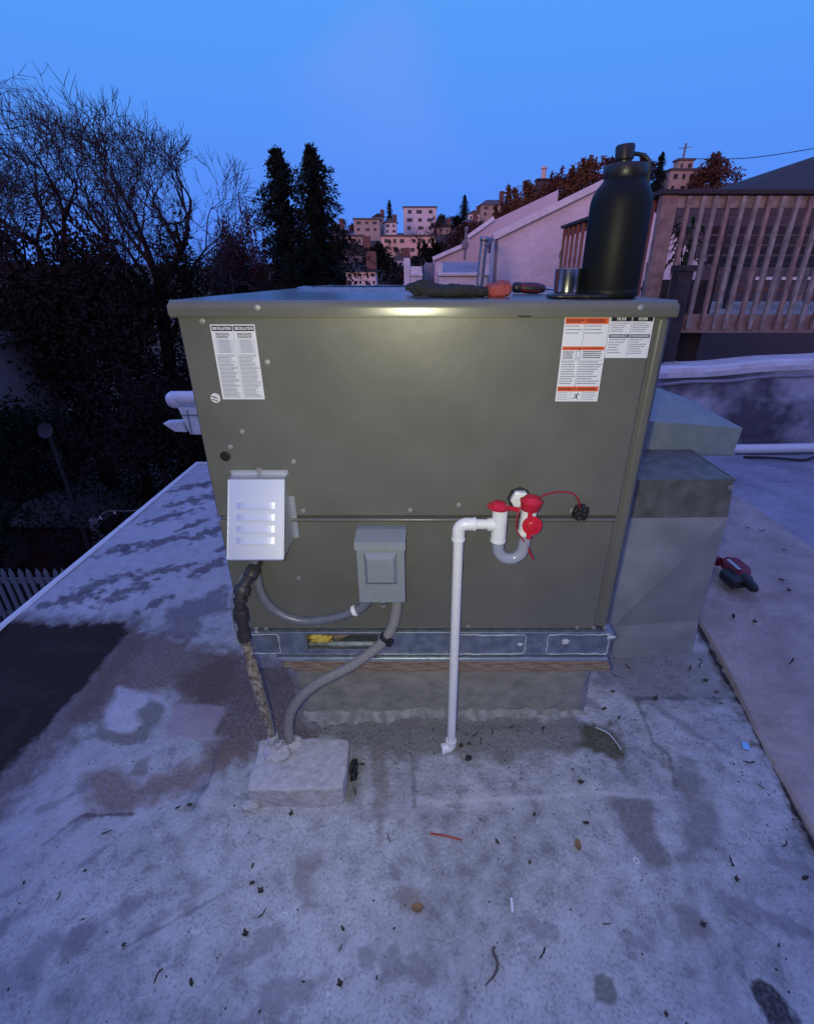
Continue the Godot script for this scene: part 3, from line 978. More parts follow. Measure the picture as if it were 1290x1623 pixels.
	for k in 5:
		var dab := MB.new()
		dab.lump(Vector3(rng.randf_range(.012, .03), rng.randf_range(.008, .016), .006), Vector3([.555, .575, -.50, .44, .30][k], [.448, .432, .452, .415, .405][k], -1.168), 5, 2.2, noise(86 + k, 90.0), .006)
		part(o, "sealant_dab", dab, M["sealant"])
	for s in [[-.494, 1.329], [-.362, 1.3575], [-.36, 1.239], [-.445, 1.072], [-.481, 1.033], [-.327, .993], [-.316, .854], [-.03, .856], [.312, .855], [.402, .855], [.483, 1.3575], [.099, .871], [-.352, .64], [-.312, .475], [.14, .468], [.47, .463], [.52, .463], [-.345, .776]]:
		screw(o, Vector3(s[0], s[1], z + (.012 if s[1] > 1.35 else .0)))
	for s in [[-.50, .455], [-.47, .455], [.555, .458]]:
		screw(o, Vector3(s[0], s[1] + .004, z), .005)
	# rubber bung and the maker's round badge
	var bung := MB.new()
	bung.lathe([Vector2(.013, 0), Vector2(.013, .003), Vector2(.009, .004), Vector2(.008, .0015), Vector2(.004, .0012), Vector2(.0035, .004), Vector2(0, .0045)], Transform3D(Basis(Vector3.RIGHT, PI / 2), Vector3(-.497, 1.009, z)), 20)
	part(o, "rubber_bung", bung, M["black_rubber"])
	var badge := MB.new()
	badge.lathe([Vector2(.0115, 0), Vector2(.0115, .0012), Vector2(0, .0014)], Transform3D(Basis(Vector3.RIGHT, PI / 2), Vector3(-.495, 1.156, z)), 24)
	var disc := part(o, "round_badge", badge, M["white_paint"])
	var mark := MB.new()
	var bz := Transform3D(Basis.IDENTITY, Vector3(-.495, 1.156, z + .0014))
	mark.prism(PackedVector2Array([Vector2(-.0095, .004), Vector2(-.004, .0015), Vector2(.008, -.003), Vector2(-.0005, .0035), Vector2(.006, .0065), Vector2(-.003, .0035), Vector2(.001, .0005), Vector2(-.008, .0065)]), .0004, bz)
	mark.prism(PackedVector2Array([Vector2(-.009, -.003), Vector2(.004, -.0085), Vector2(.0055, -.007), Vector2(-.0085, -.001)]), .0004, bz)
	var mk := part(disc, "badge_mark", mark, M["black_rubber"])
	mk.position = Vector3.ZERO
	stickers(o, z)
	hood(o, z)

# louvred vent hood of bright sheet, sloping outwards to the bottom
func hood(o: Node3D, z: float) -> void:
	var x0 := -.488; var x1 := -.347; var yt := .957; var yb := .778; var zt := -1.147; var zb := -1.052
	var b := MB.new()
	var a0 := Vector3(x0, yt, zt); var a1 := Vector3(x1, yt, zt); var b0 := Vector3(x0, yb, zb); var b1 := Vector3(x1, yb, zb)
	var n := (a1 - a0).cross(b0 - a0).normalized()
	if n.z < 0: n = -n
	b.quad(a0, a1, b1, b0, n)
	var t := -n * .0016
	b.quad(a0 + t, a1 + t, b1 + t, b0 + t, -n)
	b.quad(a0, a1, Vector3(x1, yt + .004, z), Vector3(x0, yt + .004, z), Vector3.UP)
	b.quad(a1, b1, Vector3(x1, yb, z), Vector3(x1, yt + .004, z), Vector3.RIGHT)
	b.quad(a0, b0, Vector3(x0, yb, z), Vector3(x0, yt + .004, z), Vector3.LEFT)
	b.span(Vector3(x0 - .004, yt + .002, z), Vector3(x1 + .004, yt + .014, z + .0015), .0005)
	b.span(Vector3(x1, yb - .006, z), Vector3(x1 + .012, yt - .06, z + .0015), .0005)
	b.bar(b0, b1, .004, .004, .0015)
	b.bar(a0, b0, .003, .003, .001)
	b.bar(a1, b1, .003, .003, .001)
	var h := part(o, "vent_hood", b, M["bright_sheet"])
	var right := Vector3.RIGHT
	var up := (a0 - b0).normalized()
	for k in 4:
		var c := b0.lerp(a0, .235 + k * .145) + right * .0705
		var l := MB.new()
		# each louvre bulges from nothing at its top to an open lip below
		var rows: Array = []
		for i in 7:
			var s := i / 6.0
			var row: Array = []
			for j in 13:
				var q := j / 12.0 * 2.0 - 1.0
				var side := 1.0 - pow(absf(q), 6.0)
				row.append(c + right * q * .048 + up * (.0085 - s * .017) + n * (.0004 + .0050 * s * s * side))
			rows.append(row)
		for i in 6:
			for j in 12:
				var m1: Vector3 = (n + up * (.03 + .12 * i / 6.0) + right * .22 * pow((j - 5.5) / 6.0, 5.0)).normalized()
				l.sq(rows[i][j], rows[i][j + 1], rows[i + 1][j + 1], rows[i + 1][j], m1, m1, m1, m1)
		for j in 12:
			l.quad(rows[6][j], rows[6][j + 1], rows[6][j + 1] - n * .0015 , rows[6][j] - n * .0015, -up)
		var i2 := part(h, "louvre", l, M["bright_sheet"])
		i2.position = Vector3.ZERO
	var s1 := MB.new()
	for p in [Vector3(-.417, yt + .013, z + .002)]:
		s1.lathe([Vector2(.009, 0), Vector2(.009, .001), Vector2(.006, .0015), Vector2(.006, .005), Vector2(0, .0055)], Transform3D(Basis(Vector3.RIGHT, PI / 2), p), 6)
	var sc := part(h, "hood_screw", s1, M["screw_zinc"])
	sc.position = Vector3.ZERO

func disconnect_box() -> void:
	var o := thing("disconnect_switch", "grey steel disconnect box with a raised centre, screwed to the lower panel", "switch box", Vector3(-.107, .615, -1.137))
	var b := MB.new()
	b.span(Vector3(-.168, .617, -1.177), Vector3(-.046, .803, -1.099), .003)
	part(o, "enclosure", b, M["box_paint"])
	var c := MB.new()
	c.span(Vector3(-.170, .615, -1.100), Vector3(-.044, .785, -1.094), .002)
	part(o, "door", c, M["box_paint"])
	var t := MB.new()
	t.prism(PackedVector2Array([Vector2(-1.177, .812), Vector2(-1.150, .814), Vector2(-1.090, .806), Vector2(-1.088, .784), Vector2(-1.092, .784), Vector2(-1.094, .801), Vector2(-1.177, .804)]), .132, Transform3D(Basis(Vector3(0, 0, 1), Vector3(0, 1, 0), Vector3(-1, 0, 0)), Vector3(-.041, 0, 0)))
	part(o, "rain_lid", t, M["box_paint"])
	var e := MB.new()
	var p0 := [Vector3(-.150, .676, -1.094), Vector3(-.064, .676, -1.094), Vector3(-.064, .778, -1.094), Vector3(-.150, .778, -1.094)]
	var p1 := [Vector3(-.141, .692, -1.078), Vector3(-.073, .692, -1.078), Vector3(-.073, .766, -1.074), Vector3(-.141, .766, -1.074)]
	e.quad(p1[0], p1[1], p1[2], p1[3], Vector3.BACK)
	for k in 4:
		var m := (k + 1) % 4
		e.quad(p0[k], p0[m], p1[m], p1[k], [Vector3.DOWN, Vector3.RIGHT, Vector3.UP, Vector3.LEFT][k] + Vector3.BACK)
	part(o, "raised_centre", e, M["box_paint"])
	var h := MB.new()
	h.prism(PackedVector2Array([Vector2(-.006, .006), Vector2(.006, .006), Vector2(.006, -.006), Vector2(-.006, -.006)]), .002, Transform3D(Basis.IDENTITY, Vector3(-.105, .611, -1.099)))
	h.lathe([Vector2(.004, 0), Vector2(.0075, 0), Vector2(.0075, .002), Vector2(.004, .002)], Transform3D(Basis(Vector3.RIGHT, PI / 2), Vector3(-.105, .604, -1.099)), 16)
	part(o, "padlock_eye", h, M["screw_zinc"])

func curve(pts: Array, n := 8) -> Array:
	var c := Curve3D.new()
	for k in pts.size():
		var a: Vector3 = pts[maxi(k - 1, 0)]
		var b: Vector3 = pts[mini(k + 1, pts.size() - 1)]
		var d := (b - a) / 6.0
		c.add_point(pts[k], -d, d)
	var out: Array = []
	for k in (pts.size() - 1) * n + 1:
		out.append(c.sample(k / n, float(k % n) / n) if k < (pts.size() - 1) * n else pts[-1])
	return out

# a collar: a short thick ring along a direction
func collar(b: MB, at: Vector3, dir: Vector3, r: float, h: float, seg := 14) -> void:
	b.lathe([Vector2(0, -h * .5), Vector2(r * .9, -h * .5), Vector2(r, -h * .35), Vector2(r, h * .35), Vector2(r * .9, h * .5), Vector2(0, h * .5)], Transform3D(Basis(Quaternion(Vector3.UP, dir.normalized())), at), seg)

func pipes() -> void:
	# gas pipe: black fittings above, flaking pipe below
	var g := thing("gas_pipe", "gas pipe with black iron fittings above and flaking painted pipe below, left of the cabinet", "pipe", Vector3(-.465, .07, -1.06))
	var p := MB.new()
	var top := [Vector3(-.458, .700, -1.185), Vector3(-.462, .690, -1.150), Vector3(-.476, .672, -1.110), Vector3(-.486, .650, -1.088), Vector3(-.492, .610, -1.078), Vector3(-.492, .50, -1.073)]
	p.tube(curve(top, 6), .0135, 14)
	part(g, "iron_pipe", p, M["iron"])
	for s in [[Vector3(-.466, .684, -1.138), Vector3(-.3, -.45, .9), .021, .034], [Vector3(-.484, .656, -1.095), Vector3(-.2, -.75, .5), .022, .026], [Vector3(-.490, .632, -1.083), Vector3(0, -1, .2), .019, .012], [Vector3(-.492, .588, -1.076), Vector3(0, -1, .03), .020, .040], [Vector3(-.493, .520, -1.073), Vector3(0, -1, 0), .019, .030]]:
		var c := MB.new()
		collar(c, s[0], s[1], s[2], s[3], 10 if s[3] > .03 else 8)
		part(g, "iron_fitting", c, M["iron"])
	var low := MB.new()
	var path := curve([Vector3(-.492, .505, -1.073), Vector3(-.488, .42, -1.071), Vector3(-.478, .28, -1.069), Vector3(-.466, .14, -1.066), Vector3(-.461, .06, -1.064)], 14)
	var rad: Array = []
	for k in path.size():
		rad.append(.0128 + rng.randf_range(-.0008, .0016) + (.004 if k > 12 and k < 34 else 0.0))
	low.tube(path, rad, 12)
	part(g, "flaking_pipe", low, M["flaking_pipe"])
	for k in 7:
		var fl := MB.new()
		var y := .44 - k * .035
		var w := curve([Vector3(-.488 + .012, y, -1.056), Vector3(-.484 + .016 + rng.randf() * .006, y - .025, -1.052), Vector3(-.482 + .012, y - .055, -1.056)], 4)
		fl.tube(w, [.0015, .003, .004, .0045, .004, .004, .003, .0025, .001], 5)
		part(g, "tape_flake", fl, M["flaking_pipe"])
	var cap := MB.new()
	collar(cap, Vector3(-.462, .118, -1.062), Vector3.UP, .018, .03, 10)
	collar(cap, Vector3(-.446, .10, -1.046), Vector3(.2, 1, .1), .012, .05, 8)
	part(g, "clamp", cap, M["mortar"])
	var silver := MB.new()
	collar(silver, Vector3(-.446, .128, -1.045), Vector3(.2, 1, .1), .0085, .014, 8)
	part(g, "clamp_nut", silver, M["galvanised"])
	# thin wires looped behind the fittings
	var wires := [[Vector3(-.468, .70, -1.172), Vector3(-.51, .655, -1.13), Vector3(-.522, .585, -1.11), Vector3(-.52, .52, -1.10), Vector3(-.505, .455, -1.09), Vector3(-.49, .40, -1.082)], [Vector3(-.468, .69, -1.172), Vector3(-.525, .63, -1.14), Vector3(-.536, .555, -1.12), Vector3(-.524, .48, -1.10), Vector3(-.50, .44, -1.085)], [Vector3(-.465, .36, -1.055), Vector3(-.456, .29, -1.052), Vector3(-.45, .22, -1.05), Vector3(-.448, .15, -1.048)]]
	for w in wires:
		var m := MB.new()
		m.tube(curve(w, 6), .0021, 6)
		part(g, "loose_wire", m, M["grey_conduit"])
	var tagb := MB.new()
	tagb.box(Vector3(.016, .022, .001), Vector3(-.512, .505, -1.058), .0003, Basis(Vector3(.3, 1, .1).normalized(), .5))
	part(g, "silver_tag", tagb, M["galvanised"])
	# liquid-tight conduit from the cabinet to the switch box
	var c1 := thing("electrical_conduit", "dark grey glossy conduit sagging from the gas fittings to the switch box", "conduit", Vector3(-.3, .52, -1.13))
	var m1 := MB.new()
	m1.tube(curve([Vector3(-.470, .72, -1.18), Vector3(-.458, .677, -1.145), Vector3(-.446, .615, -1.128), Vector3(-.409, .562, -1.122), Vector3(-.341, .531, -1.122), Vector3(-.249, .540, -1.125), Vector3(-.195, .560, -1.128)], 8), .0125, 14)
	part(c1, "hose", m1, M["grey_conduit"])
	var f1 := MB.new()
	collar(f1, Vector3(-.190, .563, -1.128), Vector3(.9, .42, 0), .0165, .012, 12)
	part(c1, "ferrule", f1, M["white_plastic"])
	var f2 := MB.new()
	f2.tube(curve([Vector3(-.188, .564, -1.128), Vector3(-.168, .574, -1.13), Vector3(-.152, .594, -1.132), Vector3(-.149, .618, -1.133)], 5), .014, 12)
	part(c1, "elbow", f2, M["grey_conduit"])
	# dusty conduit from the switch box down to the mortar block
	var c2 := thing("electrical_conduit", "dusty grey conduit curving from under the switch box down into the mortar block", "conduit", Vector3(-.40, .07, -1.09))
	var m2 := MB.new()
	m2.tube(curve([Vector3(-.069, .617, -1.132), Vector3(-.071, .575, -1.130), Vector3(-.083, .515, -1.122), Vector3(-.117, .457, -1.112), Vector3(-.205, .385, -1.10), Vector3(-.318, .318, -1.09), Vector3(-.385, .245, -1.083), Vector3(-.414, .165, -1.078), Vector3(-.416, .055, -1.072)], 8), .0155, 14)
	part(c2, "hose", m2, M["dusty_conduit"])
	var k2 := MB.new()
	collar(k2, Vector3(-.103, .478, -1.115), Vector3(.42, .8, 0), .0185, .014, 12)
	k2.box(Vector3(.016, .026, .012), Vector3(-.091, .474, -1.096), .002, Basis(Vector3.BACK, -.5))
	part(c2, "clip", k2, M["black_rubber"])
	var n2 := MB.new()
	collar(n2, Vector3(-.069, .612, -1.132), Vector3.UP, .018, .012, 8)
	part(c2, "connector", n2, M["dusty_conduit"])
	# the mortar block both of them enter
	var nz := noise(91, 16.0, 4)
	var blk := MB.new()
	blk.lump(Vector3(.285, .105, .175), Vector3(-.372, .027, -1.010), 30, 18.0, noise(91, 7.0, 4), .012, Basis(Vector3.UP, .02))
	single("pitch_pocket", blk, M["mortar"], "squat lumpy mortar block on the roof where the two pipes go in", "mortar block")
	var crust := MB.new()
	crust.lump(Vector3(.085, .05, .06), Vector3(-.445, .082, -1.045), 12, 2.4, noise(92, 22.0, 3), .014)
	single("mortar_crust", crust, M["mortar"], "cracked crust of mortar round the foot of the gas pipe, on the block", "mortar")
	var crust2 := MB.new()
	crust2.lump(Vector3(.06, .04, .05), Vector3(-.412, .08, -1.075), 10, 2.4, noise(93, 22.0, 3), .010)
	single("mortar_crust", crust2, M["mortar"], "small collar of mortar round the foot of the dusty conduit, on the block", "mortar")
	var chip := MB.new()
	chip.lump(Vector3(.055, .035, .03), Vector3(-.505, .012, -.917), 8, 3.0, noise(94, 30.0, 3), .008)
	single("mortar_chip", chip, M["mortar"], "broken mortar chip at the front left corner of the block", "mortar chip")

func drain() -> void:
	var z := -1.110
	var o := thing("condensate_drain", "white plastic condensate drain pipe with a clear trap and red caps", "drain pipe", Vector3(.096, .02, z))
	var p := MB.new()
	p.tube([Vector3(.097, .03, z), Vector3(.0955, .835, z)], .0133, 18)
	part(o, "riser", p, M["white_plastic"])
	var e := MB.new()
	var bend: Array = []
	for k in 9:
		var a := PI * .5 * k / 8
		bend.append(Vector3(.0955 + .020 - cos(a) * .020, .829 + sin(a) * .020, z))
	bend.push_front(Vector3(.0955, .806, z))
	bend.append(Vector3(.137, .849, z))
	e.tube(bend, .0168, 18)
	collar(e, Vector3(.0955, .806, z), Vector3.UP, .0182, .008, 18)
	collar(e, Vector3(.136, .849, z), Vector3.RIGHT, .0182, .008, 18)
	part(o, "elbow", e, M["white_plastic"])
	var h := MB.new()
	h.tube([Vector3(.13, .849, z), Vector3(.20, .848, z)], .0133, 16)
	part(o, "cross_pipe", h, M["white_plastic"])
	var t := MB.new()
	t.tube([Vector3(.168, .848, z), Vector3(.197, .848, z)], .0172, 16)
	t.tube([Vector3(.1985, .800, z), Vector3(.1985, .896, z)], .0195, 18)
	collar(t, Vector3(.1985, .803, z), Vector3.UP, .0205, .008, 18)
	part(o, "tee", t, M["white_plastic"])
	var c := MB.new()
	c.lathe([Vector2(0, -.002), Vector2(.027, -.002), Vector2(.029, .003), Vector2(.020, .007), Vector2(.016, .013), Vector2(.010, .016), Vector2(0, .016)], Transform3D(Basis(Vector3(.1, 0, 1).normalized(), -.06), Vector3(.193, .897, z)), 20)
	c.bar(Vector3(.205, .898, z + .002), Vector3(.247, .890, z + .002), .012, .006, .002, Vector3.BACK)
	part(o, "red_cap", c, M["red_plastic"])
	var u := MB.new()
	var arc: Array = [Vector3(.199, .81, z), Vector3(.200, .79, z)]
	for k in 13:
		var a := PI + PI * k / 12
		arc.append(Vector3(.2335 + cos(a) * .0335, .782 + sin(a) * .036, z))
	arc.append(Vector3(.268, .80, z)); arc.append(Vector3(.270, .84, z))
	u.tube(arc, .0152, 18)
	part(o, "clear_trap", u, M["clear_hose"])
	var t2 := MB.new()
	t2.tube([Vector3(.268, .822, z), Vector3(.273, .905, z)], .0195, 18)
	collar(t2, Vector3(.268, .826, z), Vector3.UP, .0208, .010, 18)
	t2.tube([Vector3(.271, .876, z), Vector3(.266, .878, -1.18)], .0155, 14)
	part(o, "upright_tee", t2, M["white_plastic"])
	var nut := MB.new()
	nut.lathe([Vector2(0, 0), Vector2(.026, 0), Vector2(.026, .014), Vector2(.018, .018), Vector2(0, .018)], Transform3D(Basis(Vector3.RIGHT, PI / 2), Vector3(.258, .893, -1.173)), 6)
	part(o, "hex_nut", nut, M["white_plastic"])
	var gask := MB.new()
	gask.lathe([Vector2(0, 0), Vector2(.031, 0), Vector2(.031, .004), Vector2(0, .004)], Transform3D(Basis(Vector3.RIGHT, PI / 2), Vector3(.257, .893, -1.1765)), 8)
	part(o, "gasket", gask, M["black_rubber"])
	var c2 := MB.new()
	c2.lathe([Vector2(.0215, -.018), Vector2(.0235, -.016), Vector2(.027, .002), Vector2(.029, .007), Vector2(.021, .012), Vector2(.017, .018), Vector2(.009, .020), Vector2(0, .020)], Transform3D(Basis(Vector3.BACK, -.05), Vector3(.274, .908, z)), 20)
	part(o, "red_cap", c2, M["red_plastic"])
	var d := MB.new()
	d.lathe([Vector2(0, 0), Vector2(.024, 0), Vector2(.025, .002), Vector2(.025, .006), Vector2(.014, .0065), Vector2(.0135, .011), Vector2(.012, .012), Vector2(0, .012)], Transform3D(Basis(Vector3.RIGHT, PI / 2 - .12), Vector3(.277, .856, z + .019)), 16)
	d.box(Vector3(.014, .028, .006), Vector3(.272, .832, z + .024), .002)
	d.box(Vector3(.012, .030, .006), Vector3(.270, .878, z + .020), .002)
	part(o, "red_plug", d, M["red_plastic"])
	var s := MB.new()
	s.tube(curve([Vector3(.247, .905, z + .012), Vector3(.238, .88, z + .022), Vector3(.238, .85, z + .024), Vector3(.250, .825, z + .02), Vector3(.268, .80, z + .012), Vector3(.282, .772, z + .01), Vector3(.292, .752, z + .012)], 6), [.002, .002, .002, .002, .002, .002, .002, .002, .002, .002, .002, .002, .002, .002, .002, .002, .002, .002, .002, .002, .002, .002, .002, .002, .002, .0022, .0024, .0026, .0028, .003, .003, .003, .003, .003, .003, .003, .003], 6)
	part(o, "red_strap", s, M["red_wire"])
	var f := MB.new()
	f.tube([Vector3(.0965, .058, z), Vector3(.097, .040, z)], .0178, 18)
	var fb: Array = []
	for k in 7:
		var a := PI * .5 * k / 6
		fb.append(Vector3(.097 - .016 * (1 - cos(a)), .042 - .014 * sin(a), z + .006 * sin(a)))
	fb.append(Vector3(.066, .0265, z + .010))
	f.tube(fb, .0168, 16)
	collar(f, Vector3(.070, .0265, z + .010), Vector3(-1, 0, .15), .0182, .009, 16)
	part(o, "foot_elbow", f, M["white_plastic"])
	# thin red wire from the caps to a rubber bung in the panel
	var w := thing("float_switch_wire", "thin red wire arching from the red cap to a black bung in the panel", "wire", Vector3(.35, .87, -1.15))
	var m := MB.new()
	m.tube(curve([Vector3(.285, .918, z), Vector3(.315, .926, -1.125), Vector3(.352, .928, -1.135), Vector3(.388, .918, -1.145), Vector3(.408, .893, -1.152), Vector3(.416, .868, -1.160)], 6), .0022, 6)
	part(w, "red_wire", m, M["red_wire"])
	var bl := MB.new()
	bl.lump(Vector3(.040, .042, .026), Vector3(.422, .856, -1.166), 9, 2.4, noise(95, 90.0), .009)
	part(w, "black_bung", bl, M["black_rubber"])

# ------------------------------------------------------------------ things left on the lid
func on_the_lid() -> void:
	var y := 1.3725
	var o := thing("water_bottle", "large matt black water bottle with a loop lid, on the cabinet lid", "bottle", Vector3(.450, y, -1.295))
	var b := MB.new()
	b.lathe([Vector2(0, 0), Vector2(.061, 0), Vector2(.0652, .003), Vector2(.067, .010), Vector2(.067, .018), Vector2(.0661, .020), Vector2(.067, .022), Vector2(.067, .190), Vector2(.0662, .200), Vector2(.0630, .212), Vector2(.0560, .224), Vector2(.0480, .233), Vector2(.0445, .239), Vector2(.0445, .243), Vector2(0, .243)], Transform3D.IDENTITY, 40)
	own(o, "body", b, M["bottle_black"])
	var l := MB.new()
	l.lathe([Vector2(0, .240), Vector2(.0435, .240), Vector2(.0455, .243), Vector2(.0460, .262), Vector2(.044, .267), Vector2(.030, .269), Vector2(.0, .269)], Transform3D.IDENTITY, 36)
	own(o, "lid", l, M["dark_plastic"])
	var k := MB.new()
	k.lathe([Vector2(0, .267), Vector2(.015, .267), Vector2(.016, .275), Vector2(.0195, .278), Vector2(.0205, .300), Vector2(.019, .304), Vector2(0, .305)], Transform3D(Basis(Vector3.BACK, .07), Vector3(.012, 0, 0)), 20)
	own(o, "spout_cap", k, M["dark_plastic"])
	var h := MB.new()
	h.tube(curve([Vector3(.0, .287, .004), Vector3(.022, .286, .004), Vector3(.038, .280, .006), Vector3(.046, .268, .008), Vector3(.048, .252, .008), Vector3(.049, .235, .008)], 5), .0042, 8)
	h.box(Vector3(.012, .05, .022), Vector3(.0475, .238, .0), .004)
	own(o, "carry_loop", h, M["dark_plastic"])
	# steel cup on a flat dark pad
	var pad := MB.new()
	pad.lump(Vector3(.15, .013, .085), Vector3(.372, y + .0055, -1.265), 16, 3.5, noise(96, 30.0), .002)
	single("flat_pad", pad, M["dark_plastic"], "flat black pad lying under the steel cup", "pad")
	var c := thing("steel_cup", "shiny brushed steel cup on the black pad left of the bottle", "cup", Vector3(.348, y + .012, -1.285))
	var cb := MB.new()
	cb.lathe([Vector2(0, 0), Vector2(.029, 0), Vector2(.031, .002), Vector2(.0322, .050), Vector2(.0326, .051), Vector2(.0312, .0515), Vector2(.0300, .050), Vector2(.0290, .004), Vector2(0, .003)], Transform3D.IDENTITY, 36)
	own(c, "cup_body", cb, M["steel"])
	var stir := MB.new()
	stir.tube(curve([Vector3(.0, .006, .0), Vector3(-.014, .045, -.004), Vector3(-.0195, .064, -.006), Vector3(-.0225, .078, -.006), Vector3(-.0215, .094, -.006)], 5), [.0016, .0016, .0016, .0016, .0016, .0016, .0016, .0016, .0016, .0017, .0019, .0022, .0026, .003, .0036, .0038, .0036, .003, .0022, .0016, .0008], 7)
	single("stirrer", stir, M["dark_plastic"], "thin dark stirrer standing up out of the steel cup", "stirrer", Vector3(.348, y + .012, -1.285))
	# screwdriver
	var s := thing("screwdriver", "screwdriver with a dark red and black handle lying on the lid behind the cup", "screwdriver", Vector3(.325, y + .014, -1.60))
	var hb := MB.new()
	var along := Transform3D(Basis(Vector3.BACK, -PI / 2 - .04), Vector3(-.055, .004, 0))
	hb.lathe([Vector2(0, 0), Vector2(.010, .001), Vector2(.0145, .006), Vector2(.015, .022), Vector2(.0125, .026), Vector2(.0135, .034), Vector2(.015, .050), Vector2(.0145, .075), Vector2(.011, .092), Vector2(.0085, .098), Vector2(0, .098)], along, 10)
	own(s, "handle", hb, M["drill_black"])
	var ring := MB.new()
	ring.lathe([Vector2(.0142, .026), Vector2(.0155, .050), Vector2(.0150, .074), Vector2(.0125, .086)], along, 6)
	own(s, "red_grip", ring, M["drill_red"])
	var sh := MB.new()
	sh.lathe([Vector2(0, .097), Vector2(.0035, .097), Vector2(.0035, .128), Vector2(.0015, .134), Vector2(0, .134)], along, 8)
	own(s, "blade", sh, M["steel"])
	gloves(y)

func gloves(y: float) -> void:
	var nz := noise(97, 45.0, 3)
	var o := thing("work_glove", "black work glove with a red cuff lying limp on the lid", "glove", Vector3(.082, y, -1.36))
	var b := MB.new()
	b.lump(Vector3(.115, .024, .085), Vector3(.038, .012, 0), 16, 2.7, nz, .008)
	own(o, "palm", b, M["glove_knit"])
	var fingers := [[Vector3(-.005, .013, .030), Vector3(-.045, .014, .036), Vector3(-.078, .017, .040), Vector3(-.098, .032, .041)], [Vector3(-.01, .014, .012), Vector3(-.05, .016, .014), Vector3(-.082, .014, .016), Vector3(-.106, .010, .017)], [Vector3(-.01, .014, -.008), Vector3(-.045, .020, -.010), Vector3(-.070, .026, -.012), Vector3(-.082, .036, -.012)], [Vector3(-.008, .014, -.028), Vector3(-.036, .018, -.034), Vector3(-.060, .015, -.038), Vector3(-.078, .011, -.040)]]
	for f in fingers:
		var m := MB.new()
		m.tube(curve(f, 5), [.012, .0125, .0125, .0122, .0118, .0120, .0122, .0120, .0116, .0112, .0114, .0114, .0108, .0098, .008, .003], 12)
		own(o, "finger", m, M["glove_knit"])
	var th := MB.new()
	th.tube(curve([Vector3(.045, .014, .036), Vector3(.018, .017, .054), Vector3(-.012, .013, .060), Vector3(-.034, .011, .058)], 5), [.012, .0135, .0135, .013, .0125, .0125, .0125, .0122, .012, .0118, .0115, .0115, .0108, .0098, .008, .003], 12)
	own(o, "thumb", th, M["glove_knit"])
	var c := MB.new()
	c.lump(Vector3(.060, .036, .085), Vector3(.112, .0165, .002), 14, 3.4, nz, .006, Basis(Vector3.BACK, .16))
	own(o, "cuff", c, M["glove_red"])
	var q := thing("work_glove", "second black work glove folded half under the red cuffed one", "glove", Vector3(.07, y, -1.45))
	var b2 := MB.new()
	b2.lump(Vector3(.14, .027, .08), Vector3(.02, .013, 0), 16, 2.5, nz, .009)
	own(q, "palm", b2, M["glove_knit"])
	for k in 4:
		var m := MB.new()
		var zz := -.03 + k * .02
		m.tube(curve([Vector3(-.03, .018, zz), Vector3(-.065, .024 + .004 * (k % 2), zz * 1.1), Vector3(-.088 - .006 * (k % 3), .020, zz * 1.2), Vector3(-.103, .013, zz * 1.2)], 5), [.012, .0125, .0125, .0122, .0118, .0120, .0122, .0120, .0116, .0112, .0114, .0114, .0108, .0098, .008, .003], 12)
		own(q, "finger", m, M["glove_knit"])

